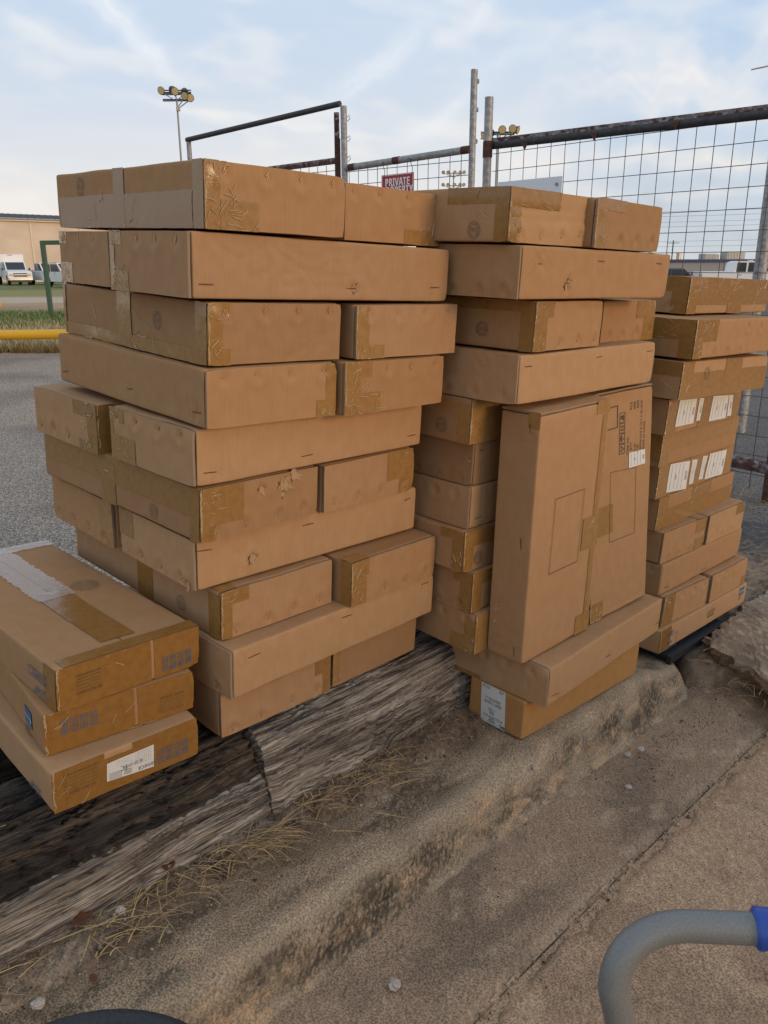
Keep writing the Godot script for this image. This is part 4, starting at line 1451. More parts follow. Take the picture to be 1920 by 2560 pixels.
	for k in 6500:
		var z := -13.1 - 11.0 * pow(rng.randf(), 1.2)
		var x := z * rng.randf_range(0.40, 0.56)
		var green := smoothstep(17.0, 19.0, -z + 1.6 * nz.get_noise_2d(x * 0.35, z * 0.35))
		var c := mixc(Color(0.78, 0.58, 0.28), Color(0.26, 0.33, 0.085), green) * rng.randf_range(0.6, 1.25)
		if rng.randf() < 0.12:
			c = Color(0.46, 0.35, 0.18)
		places.append([Transform3D(Basis(Vector3.UP, rng.randf() * TAU).scaled(Vector3.ONE * rng.randf_range(0.5, 1.3)), Vector3(x, field_height(x, z), z)), c])
	mm.instance_count = places.size()
	for k in places.size():
		mm.set_instance_transform(k, places[k][0])
		mm.set_instance_color(k, places[k][1])
	var g := MultiMeshInstance3D.new()
	g.name = "field_grass"
	g.multimesh = mm
	add_child(g, true)
	tag(g, "dry and green grass beyond the far edge of the lot", "grass")
	g.set_meta("kind", "stuff")

func broken_slab() -> void:
	var a := Vector2(1.27, -2.99)
	var d := Vector2(2.05, -3.86)
	var e := Vector2(1.66, -1.85)
	var f := Vector2(3.2, -2.9)
	var size := 70
	var p := PackedVector3Array()
	var uv := PackedVector2Array()
	var col := PackedColorArray()
	for j in size:
		for i in size:
			var u := i / (size - 1.0)
			var v := pow(j / (size - 1.0), 1.0)
			var q := a.lerp(d, u).lerp(e.lerp(f, u), v)
			var edge := maxf(maxf(1.0 - u * 6.0, 1.0 - v * 6.0), 0.0)
			var jag := Vector2(nz.get_noise_2d(q.x * 9.0, q.y * 9.0), nz.get_noise_2d(q.x * 9.0 + 40.0, q.y * 9.0)) * 0.04 + Vector2(fine.get_noise_2d(q.x * 30.0, q.y * 30.0), fine.get_noise_2d(q.x * 30.0 + 9.0, q.y * 30.0)) * 0.008
			q += jag * edge
			var y := 0.025 - 0.05 * (q.x - 1.3) + 0.006 * nz.get_noise_2d(q.x * 3.0, q.y * 3.0) + 0.0035 * fine.get_noise_2d(q.x * 60.0, q.y * 60.0) - 0.018 * edge * edge
			p.append(Vector3(q.x, y, q.y))
			uv.append(q)
			var c := mixc(Color(0.37, 0.275, 0.19), Color(0.25, 0.185, 0.128), smoothstep(-0.1, 0.4, nz.get_noise_2d(q.x * 5.0, q.y * 5.0)))
			col.append(mixc(c, Color(0.60, 0.47, 0.33), smoothstep(0.15, 0.45, fine.get_noise_2d(q.x * 45.0, q.y * 45.0)) * 0.8) * (1.0 + 0.4 * fine.get_noise_2d(q.x * 90.0, q.y * 90.0)))
	var b := Buf.new()
	b.grid(p, size, size, Vector3.UP, uv, col)
	# ragged broken faces along the two sides one sees
	for side in 2:
		var rows := 9
		var sp := PackedVector3Array()
		var su := PackedVector2Array()
		var sc := PackedColorArray()
		for r in rows:
			for k in size:
				var q := p[k] if side == 0 else p[k * size]
				var t := r / (rows - 1.0)
				var inward := Vector3(0.7, 0, 0.71) if side == 0 else Vector3(0.75, 0, -0.6)
				var n := 0.028 * nz.get_noise_3d(q.x * 14.0, t * 2.0, q.z * 14.0) + 0.016 * fine.get_noise_3d(q.x * 40.0, t * 5.0, q.z * 40.0)
				sp.append(q + Vector3(0, -0.085 * t, 0) + inward * (0.05 * t * t + n * smoothstep(0.0, 0.2, t)))
				su.append(Vector2(k, r))
				sc.append(mixc(Color(0.30, 0.21, 0.14), Color(0.50, 0.39, 0.28), smoothstep(0.0, 0.5, fine.get_noise_3d(q.x * 50.0, t * 6.0, q.z * 50.0))))
		b.grid(sp, size, rows, Vector3(-1, 0, 0.4) if side == 1 else Vector3(-1, 0, -0.8), su, sc)
	var o := put("concrete_slab", b.mesh(), self, M.earth)
	tag(o, "broken raised slab of pebbly concrete at the right edge, past the kerb's end", "concrete slab")
	# earth round the slab and under its broken edge
	var dirt := func(x: float, z: float) -> float:
		return -0.045 - 0.30 * smoothstep(1.18, 1.06, x) - 0.30 * smoothstep(-2.86, -2.70, z) - 0.05 * maxf(x - 1.2, 0.0) + 0.012 * nz.get_noise_2d(x * 5.0, z * 5.0) + 0.006 * fine.get_noise_2d(x * 25.0, z * 25.0) - 0.03 * smoothstep(-2.9, -2.2, z) + 0.05 * smoothstep(-3.4, -4.2, z)
	var dc := func(x: float, z: float) -> Color:
		var c := mixc(Color(0.33, 0.23, 0.15), Color(0.19, 0.137, 0.095), smoothstep(-0.2, 0.4, nz.get_noise_2d(x * 4.0, z * 4.0)))
		c = mixc(c, Color(0.09, 0.085, 0.085), smoothstep(-3.75, -4.35, z + 0.3 * nz.get_noise_2d(x * 3.0, z * 3.0)))
		return c * (1.0 + 0.7 * fine.get_noise_2d(x * 50.0, z * 50.0))
	ground_piece("dirt_strip", flat_sheet(spread(1.05, 3.4, 0.02), spread(-4.7, -2.7, 0.02), dirt, dc), M.earth)
	rng.seed = 9
	b = Buf.new()
	for k in 420:
		var q := Vector3.ZERO
		match k % 3:
			0: q = Vector3(rng.randf_range(1.26, 1.62), 0.0, -3.0 + rng.randf_range(-0.05, 0.45))
			1: q = Vector3(1.5 + rng.randf_range(0.0, 0.9), 0.0, -3.75 - rng.randf_range(-0.15, 0.5))
			2: q = Vector3(rng.randf_range(1.9, 2.5), 0.0, rng.randf_range(-5.4, -4.9))
		q.y = maxf(dirt.call(q.x, q.z), -0.06) + 0.008
		var an := rng.randf() * TAU
		var up := 0.9 if k % 3 == 2 and rng.randf() < 0.4 else 0.12
		blade(b, q, Vector3(cos(an), up * rng.randf(), sin(an)).normalized(), rng.randf_range(0.05, 0.16), rng.randf_range(0.0012, 0.003), rng.randf_range(0.004, 0.02), straw_colour(), rng.randf_range(-0.04, 0.04))
	var g := put("dead_grass", b.mesh(), self, M.straw)
	tag(g, "wisps of dead grass round the broken slab and the foot of the gate", "dead grass")
	g.set_meta("kind", "stuff")
	for q in [["long pale stalk bowed over the hollow beneath the broken slab", 1.33, -3.02, 0.36, 0.9], ["thin stalk leaning in the crack between kerb end and slab", 1.26, -2.96, 0.22, 1.6], ["pale stalk standing up at the foot of the mesh gate", 2.15, -5.0, 0.3, 0.3]]:
		var bb := Buf.new()
		blade(bb, Vector3.ZERO, Vector3(sin(q[4]) * 0.6, 0.05 if q[3] < 0.3 or q[1] < 2.0 else 1.2, cos(q[4])).normalized(), q[3], 0.005, 0.03, Color(0.45, 0.33, 0.18), 0.06)
		tag(put("grass_stalk", bb.mesh(), self, M.straw, Transform3D(Basis(), Vector3(q[1], dirt.call(q[1], q[2]) + 0.012, q[2]))), q[0], "grass stalk", "single straws on the ground")

# ---------------------------------------------------------------- gates and posts
func wires(parent: Node3D, a: Vector3, b: Vector3, top: float, bottom: float, cell: float, r: float) -> void:
	var up := CylinderMesh.new()
	up.top_radius = r; up.bottom_radius = r; up.height = 1.0; up.radial_segments = 6; up.rings = 1
	var length := Vector2(b.x - a.x, b.z - a.z).length()
	var along := (b - a); along.y = 0; along = along.normalized()
	var k := 0
	var front := along.cross(Vector3.UP).normalized() * r
	while (k + 0.5) * cell < length:
		var q := a + along * (k + 0.5) * cell
		var h := top - bottom
		put("wire", up, parent, M.wire, Transform3D(Basis(Vector3.RIGHT, Vector3.UP * h, Vector3.BACK), Vector3(q.x, (top + bottom) / 2.0, q.z) + front))
		k += 1
	k = 0
	while top - 0.05 - k * cell > bottom:
		var y := top - 0.05 - k * cell
		var m := (a + b) / 2.0
		put("wire", up, parent, M.wire, Transform3D(Basis(Vector3.UP, along * length, along.cross(Vector3.UP)), Vector3(m.x, y, m.z) - front))
		k += 1

func fences() -> void:
	M.wire = mat(lin(0.10, 0.088, 0.085), 0.55, 0.3)
	var galv_tex := noise_tex(noise(FastNoiseLite.TYPE_SIMPLEX_SMOOTH, 0.02, 4, 61), 512, [[0.0, Color(0.62, 0.61, 0.60)], [0.5, Color(0.82, 0.82, 0.82)], [1.0, Color(1, 1, 1)]])
	var galv := mat(lin(0.46, 0.455, 0.45), 0.5, 0.2)
	galv.albedo_texture = galv_tex
	world_tex(galv, 2.0)
	M.galv = galv
	var rust_tex := noise_tex(noise(FastNoiseLite.TYPE_SIMPLEX_SMOOTH, 0.015, 5, 62), 512, [[0.0, Color(0.30, 0.15, 0.11)], [0.45, Color(0.34, 0.18, 0.13)], [0.56, Color(0.28, 0.23, 0.22)], [0.62, Color(0.55, 0.53, 0.52)], [1.0, Color(0.62, 0.60, 0.60)]])
	var rusty := mat(Color.WHITE, 0.8)
	rusty.albedo_texture = rust_tex
	world_tex(rusty, 2.2)
	M.rusty = rusty
	var dark := mat(lin(0.075, 0.072, 0.078), 0.6, 0.2)
	dark.albedo_texture = galv_tex
	world_tex(dark, 2.0)
	M.dark_pipe = dark
	var rust := mat(lin(0.13, 0.05, 0.03), 0.85)
	rust.albedo_texture = galv_tex
	world_tex(rust, 3.0)
	# the gate on the right, swung towards the camera
	var a := Vector3(0.79, 0, -7.03)
	var b := Vector3(2.49, 0, -5.155)
	var along := (b - a).normalized()
	var g := thing("mesh_gate", "welded wire mesh gate with rusty top rail behind the middle and right piles", "gate")
	wires(g, a, b, 2.38, 0.02, 0.130, 0.0027)
	put("top_rail", tube_mesh([a + Vector3(0, 2.395, 0), b + Vector3(0, 2.345, 0)], 0.032, 14), g, M.dark_pipe)
	put("angle_iron", block_mesh(Vector3(a.distance_to(b) + 0.06, 0.034, 0.05), 0.004), g, rusty, Transform3D(Basis(along, Vector3.UP, along.cross(Vector3.UP)).rotated(along.cross(Vector3.UP).normalized(), -0.02), (a + b) / 2.0 + Vector3(0, 2.402, 0)))
	put("bottom_rail", tube_mesh([a + Vector3(0, 0.24, 0), b + Vector3(0, 0.18, 0)], 0.041, 14), g, rusty)
	put("stile", tube_mesh([b + Vector3(0, -0.05, 0), b + Vector3(0, 2.40, 0)], 0.034, 12), g, rust)
	for k in 4:
		var q := a.lerp(b, 0.14 + k * 0.25)
		put("bracket", prism_mesh([Vector2(-0.03, 0.0), Vector2(0.03, 0.0), Vector2(0.0, -0.05)], -0.004, 0.004), g, rust, Transform3D(Basis(along, Vector3.UP, along.cross(Vector3.UP).normalized()), q + Vector3(0, 2.372, 0) - along.cross(Vector3.UP).normalized() * -0.033))
	# its hinge post and the tall post beside it
	var p := thing("gate_post", "shorter steel post with rust round the hinge of the rusty railed gate", "post", Vector3(0.745, 0, -7.0), Basis(), "steel gate posts")
	put("pipe", tube_mesh([Vector3(0, -0.2, 0), Vector3(0, 2.74, 0)], 0.034, 16), p, galv)
	put("hinge_band", tube_mesh([Vector3(0, 2.30, 0), Vector3(0, 2.42, 0)], 0.039, 16), p, rust)
	p = thing("gate_post", "tallest bare grey steel post rising above the piles", "post", Vector3(0.675, 0, -7.6), Basis(), "steel gate posts")
	put("pipe", tube_mesh([Vector3(0, -0.2, 0), Vector3(0, 3.06, 0)], 0.0295, 16), p, galv)
	for y in [2.97, 2.75, 2.50]:
		put("lug", block_mesh(Vector3(0.02, 0.035, 0.02), 0.004), p, galv, Transform3D(Basis(), Vector3(0.034, y, 0)))
	# the gate with the red sign
	a = Vector3(-0.495, 0, -8.5)
	b = Vector3(0.641, 0, -7.6)
	g = thing("mesh_gate", "wire mesh gate with grey top rail that carries the red sign", "gate")
	wires(g, a, b, 2.40, 0.2, 0.120, 0.0034)
	put("top_rail", tube_mesh([a + Vector3(0, 2.385, 0), b + Vector3(0, 2.435, 0)], 0.031, 14), g, galv)
	put("bottom_rail", tube_mesh([a + Vector3(0, 0.25, 0), b + Vector3(0, 0.28, 0)], 0.031, 10), g, galv)
	for k in 3:
		var q := a.lerp(b, [0.07, 0.45, 0.98][k])
		put("rust_clamp", tube_mesh([q + Vector3(-0.03, 2.385 + 0.05 * [0.07, 0.45, 0.98][k], -0.024), q + Vector3(0.03, 2.387 + 0.05 * [0.07, 0.45, 0.98][k], 0.024)], 0.0335, 12), g, rust)
	p = thing("gate_post", "grey steel post with wire hooks up its side, beside the sloping dark pipe", "post", Vector3(-0.497, 0, -8.5), Basis(), "steel gate posts")
	put("pipe", tube_mesh([Vector3(0, -0.2, 0), Vector3(0, 2.94, 0)], 0.031, 16), p, galv)
	for y in [2.84, 2.66, 2.48]:
		put("hook", tube_mesh([Vector3(0.03, y, 0), Vector3(0.055, y + 0.02, 0), Vector3(0.06, y - 0.01, 0), Vector3(0.035, y - 0.035, 0)], 0.004, 6), p, galv)
	# the sloping dark pipe on its posts, with mesh below
	g = thing("mesh_gate", "gate frame with sloping dark pipe on top, behind the tall left pile", "gate")
	put("slanting_pipe", tube_mesh([Vector3(-2.394, 2.855, -10.0), Vector3(-0.535, 2.975, -8.58)], 0.027, 14), g, dark)
	put("stile", tube_mesh([Vector3(-2.375, 0, -10.0), Vector3(-2.375, 2.85, -10.0)], 0.028, 12), g, galv)
	put("flat_stile", block_mesh(Vector3(0.05, 2.9, 0.05), 0.004), g, rusty, Transform3D(Basis(), Vector3(-0.572, 1.45, -8.6)))
	put("rust_strap", block_mesh(Vector3(0.056, 0.5, 0.056), 0.004), g, rust, Transform3D(Basis(), Vector3(-0.569, 2.42, -8.598)))
	put("middle_rail", tube_mesh([Vector3(-2.36, 2.43, -9.98), Vector3(-0.575, 2.47, -8.62)], 0.03, 14), g, rusty)
	wires(g, Vector3(-2.36, 0, -9.98), Vector3(-0.60, 0, -8.64), 2.43, 0.4, 0.12, 0.0034)
	# the big galvanised post on the right with its thin side rod
	p = thing("steel_post", "thick galvanised post at the right edge behind the gate mesh", "post", Vector3(3.27, 0, -7.5))
	put("pipe", tube_mesh([Vector3(0, -0.3, 0), Vector3(0, 3.6, 0)], 0.055, 20), p, galv)
	put("side_rod", tube_mesh([Vector3(0, 3.08, 0.0), Vector3(-0.30, 3.02, 0.02)], 0.006, 8), p, galv)
	# signs
	var sd := Vector3(0.783, 0.015, 0.62).normalized()
	var out := sd.cross(Vector3.UP).normalized() * -1.0
	if out.z < 0: out = -out
	var sb := Basis(sd, Vector3.UP, out)
	var s := thing("warning_sign", "red sign lettered PRIVATE PROPERTY in white, hung on the gate", "sign", Vector3(0.03, 2.135, -8.08) + out * 0.01, sb)
	var red := mat(lin(0.36, 0.018, 0.022), 0.45)
	var white := mat(lin(0.75, 0.74, 0.72), 0.5)
	put("panel", block_mesh(Vector3(0.385, 0.31, 0.004), 0.0), s, red)
	var fr := Buf.new()
	for q in [[0, 0.148, 0.37, 0.005], [0, -0.148, 0.37, 0.005], [-0.185, 0, 0.005, 0.301], [0.185, 0, 0.005, 0.301]]:
		block(fr, Vector3(q[0], q[1], 0.0025), Vector3(q[2], q[3], 0.003))
	put("border", fr.mesh(), s, white)
	for q in [["PRIVATE", 0.085], ["PROPERTY", 0.012]]:
		var t := TextMesh.new()
		var sf := SystemFont.new()
		sf.font_names = PackedStringArray(["Droid Sans"])
		sf.font_weight = 800
		t.font = sf
		t.font_size = 64
		t.pixel_size = 0.00128
		t.depth = 0.004
		t.text = q[0]
		var tm := put("lettering", t, s, white, Transform3D(Basis().scaled(Vector3(0.92, 1.15, 1)), Vector3(0, q[1], 0.003)))
	for x in [-0.16, 0.17]:
		put("hanging_wire", tube_mesh([Vector3(x, 0.13, 0.006), Vector3(x + 0.008, 0.19, 0.0), Vector3(x - 0.006, 0.235, 0.01), Vector3(x + 0.004, 0.27, 0.03)], 0.003, 6), s, M.wire)
	s = thing("blank_sign", "plain white board bolted to the gate mesh, its top edge above the pile", "sign", Vector3(1.068, 1.94, -6.735), Basis(along, Vector3.UP, along.cross(Vector3.UP)))
	put("board", block_mesh(Vector3(0.63, 0.34, 0.006), 0.001, Vector3(0, 0, 0.03)), s, mat(lin(0.74, 0.75, 0.78), 0.5))
	var bolt := Buf.new()
	tube(bolt, PackedVector3Array([Vector3(0, 0, 0.03), Vector3(0, 0, 0.042)]), PackedFloat32Array([0.012]), 10)
	put("bolt", bolt.mesh(), s, galv, Transform3D(Basis(), Vector3(0.27, 0.115, 0)))
	put("bolt", bolt.mesh(), s, galv, Transform3D(Basis(), Vector3(-0.27, 0.115, 0)))
	# yellow pipe rail, green frame and orange stake across the lot
	var rail := thing("pipe_rail", "low yellow painted pipe rail along the far edge of the lot", "rail")
	var yellow := mat(lin(0.66, 0.36, 0.01), 0.4)
	put("pipe", tube_mesh([Vector3(-14.0, 0.43, -11.9), Vector3(-1.0, 0.44, -13.4)], 0.075, 18), rail, yellow)
	for x in [-11.0, -7.9, -4.0, -1.6]:
		var z: float = lerpf(-11.9, -13.4, (x + 14.0) / 13.0)
		put("post", tube_mesh([Vector3(x, -0.1, z), Vector3(x, 0.40, z)], 0.06, 12), rail, yellow)
	var fr2 := thing("goal_post", "green painted square steel goal frame standing in the grass", "goal post", Vector3(-9.35, 0.05, -22.2))
	var green := mat(lin(0.055, 0.10, 0.055), 0.6)
	put("upright", block_mesh(Vector3(0.11, 2.15, 0.11), 0.006, Vector3(0, 0.98, 0)), fr2, green)
	put("upright", block_mesh(Vector3(0.11, 2.15, 0.11), 0.006, Vector3(2.6, 0.98, 0.5)), fr2, green)
	put("crossbar", block_mesh(Vector3(2.7, 0.11, 0.10), 0.006), fr2, green, Transform3D(Basis(Vector3.UP, -0.19), Vector3(1.3, 2.01, 0.25)))
	var st := thing("marker_stake", "thin orange marker stake leaning at the left edge of the grass", "stake", Vector3(-14.6, 0.02, -30.3))
	put("stake", tube_mesh([Vector3(0.03, -0.1, 0), Vector3(-0.16, 0.85, 0)], 0.028, 8), st, mat(lin(0.75, 0.30, 0.04), 0.6))

# ---------------------------------------------------------------- flood light masts
func flood_lamp(parent: Node3D, at: Vector3, facing: Vector3, r: float) -> void:
	var b := Buf.new()
	var d := facing.normalized()
	tube(b, PackedVector3Array([at - d * r * 1.1, at - d * r * 0.9, at - d * r * 0.35, at]), PackedFloat32Array([r * 0.35, r * 0.55, r * 0.85, r]), 14)
	var lamp := put("flood_lamp", b.mesh(), parent, M.lamp_shell)
	var c := Buf.new()
	tube(c, PackedVector3Array([at + d * r * 0.02, at + d * r * 0.10]), PackedFloat32Array([r * 0.90, r * 0.82]), 14)
	put("reflector", c.mesh(), lamp, M.reflector)

func mast(label: String, foot: Vector3, height: float, arms: Array, r: float, lamp_r: float) -> void:
	var m := thing("floodlight_mast", label, "floodlight mast", foot, Basis(), "floodlight masts beyond the fence")
	var b := Buf.new()
	tube(b, PackedVector3Array([Vector3.ZERO, Vector3(0, height, 0)]), PackedFloat32Array([r * 1.5, r]), 10)
	put("pole", b.mesh(), m, M.galv)
	put("junction_box", block_mesh(Vector3(0.28, 0.32, 0.26), 0.02, Vector3(0.1, height - 0.75, 0.15)), m, M.lamp_box)
	var made := {}
	for q in arms:   # x, y below the top, z, facing
		var at := Vector3(q[0], height + q[1], q[2])
		flood_lamp(m, at, Vector3(q[3], -0.35, q[4]), lamp_r)
		put("arm", tube_mesh([Vector3(0, height + q[1] - 0.75, 0), Vector3(q[0] * 0.9, height + q[1] - 0.15, q[2] * 0.9 - 0.1)], r * 0.55, 6), m, M.galv)
		if not made.has(q[1]):
			made[q[1]] = true
			put("crossarm", tube_mesh([Vector3(-1.15, height + q[1] - 0.12, -0.15), Vector3(1.15, height + q[1] - 0.12, -0.15)], r * 0.7, 6), m, M.lamp_shell)

func masts() -> void:
	M.lamp_shell = mat(lin(0.10, 0.10, 0.105), 0.5, 0.5)
	M.lamp_box = mat(lin(0.45, 0.40, 0.33), 0.6)
	M.reflector = mat(lin(0.82, 0.62, 0.33), 0.25, 0.45)  # gold base colour carries the reflection of the low sun
	mast("floodlight mast with splayed round lamps, left above the tall pile", Vector3(-17.34, -0.2, -70.0), 14.3, [[-1.15, 0.55, 0.2, -0.3, 1], [-0.45, 0.75, -0.6, 0.2, -1], [0.0, 0.45, 0.4, 0.0, 1], [0.55, 0.6, -0.5, -0.2, -1], [0.75, 0.1, 0.5, -0.3, 0.9], [1.15, 0.0, 0.3, 0.25, 1]], 0.07, 0.31)
	mast("floodlight mast half hidden behind the short gate post", Vector3(7.05, -0.2, -60.0), 10.2, [[-1.05, -0.15, 0.2, -0.9, 0.3], [-0.45, 0.1, -0.3, -0.3, -1], [0.25, 0.2, 0.4, -0.1, 1], [0.95, 0.25, 0.4, -0.35, 1], [1.35, 0.2, 0.2, 0.9, 0.5]], 0.07, 0.28)
	var far_arms := []
	for y in [0.0, -2.0]:
		for x in [-1.9, -1.0, 0.2, 1.2, 1.9]:
			far_arms.append([x * 0.95, y, 0.2, 0.2 * signf(x), 1.0])
	mast("far floodlight mast with two tiers of lamps beyond the red sign", Vector3(10.2, -0.6, -150.0), 17.3, far_arms, 0.10, 0.32)

# ---------------------------------------------------------------- vehicles
func wheel(parent: Node3D, at: Vector3, r: float, w: float) -> void:
	var b := Buf.new()
	tube(b, PackedVector3Array([at - Vector3(0, 0, w / 2), at - Vector3(0, 0, w / 2 - 0.03), at + Vector3(0, 0, w / 2 - 0.03), at + Vector3(0, 0, w / 2)]), PackedFloat32Array([r * 0.88, r, r, r * 0.88]), 20)
	var t := put("wheel", b.mesh(), parent, M.tyre)
	var c := Buf.new()
	tube(c, PackedVector3Array([at - Vector3(0, 0, w / 2 + 0.012), at + Vector3(0, 0, w / 2 + 0.012)]), PackedFloat32Array([r * 0.58]), 16)
	put("rim", c.mesh(), t, M.chrome)

func arch(outline: Array, x: float, r: float, y: float) -> void:   # a wheel opening in the lower edge, walked backwards
	for k in 9:
		var an := PI * k / 8.0
		outline.append(Vector2(x + cos(an) * r, y + sin(an) * r))

func vehicle(called: String, label: String, category: String, at: Vector3, yaw: float, kind: String, group := "") -> Node3D:
	var o := thing(called, label, category, at, Basis(Vector3.UP, yaw), group)
	var w := 1.98
	var wheels := [-1.85, 1.95]
	var low: Array = []
	# forward is +x
	match kind:
		"pickup":
			low = [Vector2(-2.95, 0.62), Vector2(-2.95, 1.30), Vector2(-0.95, 1.30), Vector2(-0.93, 1.22), Vector2(1.2, 1.22), Vector2(2.55, 1.17), Vector2(2.85, 1.05), Vector2(2.92, 0.5)]
		"suv":
			low = [Vector2(-2.35, 0.55), Vector2(-2.4, 1.10), Vector2(0.9, 1.12), Vector2(2.1, 1.05), Vector2(2.35, 0.92), Vector2(2.4, 0.48)]
			wheels = [-1.45, 1.5]
		"truck":
			low = [Vector2(-0.6, 0.5), Vector2(-0.6, 1.30), Vector2(1.0, 1.30), Vector2(2.25, 1.22), Vector2(2.5, 1.08), Vector2(2.58, 0.5)]
			wheels = [-3.2, 1.55]
	var outline := low.duplicate()
	for k in range(wheels.size() - 1, -1, -1):
		if wheels[k] > low[0].x + 0.3:
			arch(outline, wheels[k], 0.50, 0.42)
	var b := Buf.new()
	prism(b, PackedVector2Array(outline), -w / 2, w / 2)
	put("body", b.mesh(), o, M.white_paint)
	var cab: Array = []
	match kind:
		"pickup": cab = [Vector2(-0.95, 1.2), Vector2(-0.85, 1.86), Vector2(-0.6, 1.94), Vector2(0.55, 1.94), Vector2(1.35, 1.2)]
		"suv": cab = [Vector2(-2.35, 1.08), Vector2(-2.15, 1.74), Vector2(-1.9, 1.80), Vector2(0.1, 1.80), Vector2(0.95, 1.1)]
		"truck": cab = [Vector2(-0.6, 1.28), Vector2(-0.6, 2.05), Vector2(0.15, 2.05), Vector2(0.95, 1.28)]
	b = Buf.new()
	prism(b, PackedVector2Array(cab), -w * 0.44, w * 0.44)
	put("cab", b.mesh(), o, M.white_paint)
	var n := cab.size()
	# glass: a windscreen standing just proud of the sloping front, side windows and a rear pane
	var f0: Vector2 = cab[n - 2]
	var f1: Vector2 = cab[n - 1]
	var sl := (f1 - f0).normalized()
	var nrm := Vector2(-sl.y, sl.x)
	if nrm.x < 0: nrm = -nrm
	var mid := (f0 + f1) / 2.0 + nrm * 0.006
	put("windscreen", block_mesh(Vector3(f0.distance_to(f1) * 0.84, 0.012, w * 0.78), 0.003), o, M.car_glass, Transform3D(Basis(Vector3(sl.x, sl.y, 0), Vector3(nrm.x, nrm.y, 0), Vector3.BACK if nrm.y * sl.x - nrm.x * sl.y > 0 else Vector3.FORWARD), Vector3(mid.x, mid.y, 0)))
	var x0: float = cab[0].x + 0.18
	var top: float = f0.y - 0.09
	var bot: float = f1.y + 0.06
	var panes := [[x0, (x0 + f0.x) / 2.0 - 0.05], [(x0 + f0.x) / 2.0 + 0.05, f0.x + 0.05]] if kind != "truck" else [[-0.3, 0.15]]
	for pane in panes:
		var front_edge: float = pane[1] + (0.42 if pane == panes[panes.size() - 1] else 0.0)
		for s: float in [-1.0, 1.0]:
			var bb := Buf.new()
			prism(bb, PackedVector2Array([Vector2(pane[0], bot), Vector2(front_edge, bot), Vector2(pane[1], top), Vector2(pane[0] + 0.03, top)]), w * 0.44 * s, (w * 0.44 + 0.008) * s)
			put("window", bb.mesh(), o, M.car_glass)
	for x in wheels:
		for s: float in [-1.0, 1.0]:
			wheel(o, Vector3(x, 0.40, s * (w / 2 - 0.13)), 0.40, 0.26)
	var nose: float = low[low.size() - 1].x
	put("grille", block_mesh(Vector3(0.04, 0.30, w * 0.58), 0.01, Vector3(nose + 0.0, 0.92, 0)), o, M.grille)
	put("grille_bar", block_mesh(Vector3(0.05, 0.07, w * 0.60), 0.01, Vector3(nose + 0.015, 0.93, 0)), o, M.chrome)
	put("bumper", block_mesh(Vector3(0.16, 0.22, w * 1.0), 0.03, Vector3(nose + 0.03, 0.56, 0)), o, M.chrome)
	put("air_dam", block_mesh(Vector3(0.10, 0.16, w * 0.9), 0.02, Vector3(nose - 0.02, 0.37, 0)), o, M.grille)
	for s: float in [-1.0, 1.0]:
		put("headlight", block_mesh(Vector3(0.10, 0.24, 0.26), 0.03, Vector3(nose - 0.03, 0.93, s * w * 0.39)), o, M.headlamp)
		put("mirror", block_mesh(Vector3(0.10, 0.24, 0.16), 0.03, Vector3(f1.x - 0.25, 1.40, s * (w / 2 + 0.14))), o, M.grille)
		put("tail_light", block_mesh(Vector3(0.05, 0.30, 0.14), 0.01, Vector3(low[0].x - 0.0, 0.98, s * w * 0.44)), o, M.tail)
		for k in (2 if kind != "truck" else 1):
			put("door_handle", block_mesh(Vector3(0.18, 0.035, 0.02), 0.004, Vector3(f1.x - 0.95 - k * 0.95, 1.08, s * (w / 2 + 0.008))), o, M.grille)
			put("door_gap", block_mesh(Vector3(0.012, 0.66, 0.006), 0.0, Vector3(f1.x - 1.1 - k * 0.95 + 0.0, 0.86, s * (w / 2 + 0.001))), o, M.grille)
	if kind == "truck":
		put("cargo_box", block_mesh(Vector3(4.4, 1.95, 2.3), 0.04, Vector3(-2.85, 1.72, 0.15)), o, M.white_paint)
		put("box_sill", block_mesh(Vector3(4.3, 0.14, 2.2), 0.01, Vector3(-2.85, 0.78, 0)), o, M.grille)
		put("marker_light", block_mesh(Vector3(0.03, 0.05, 0.4), 0.0, Vector3(-0.64, 2.62, 0.15)), o, M.tail)
	elif kind == "pickup":
		put("beacon_bar", block_mesh(Vector3(0.2, 0.07, 0.5), 0.02, Vector3(0.35, 1.97, 0)), o, M.amber)
		put("tailgate", block_mesh(Vector3(0.03, 0.48, w * 0.86), 0.01, Vector3(low[0].x - 0.006, 1.0, 0)), o, M.white_paint)
	else:
		for s: float in [-1.0, 1.0]:
			put("roof_rail", tube_mesh([Vector3(-1.7, 1.84, s * 0.7), Vector3(-0.1, 1.84, s * 0.7)], 0.02, 6), o, M.grille)
	return o

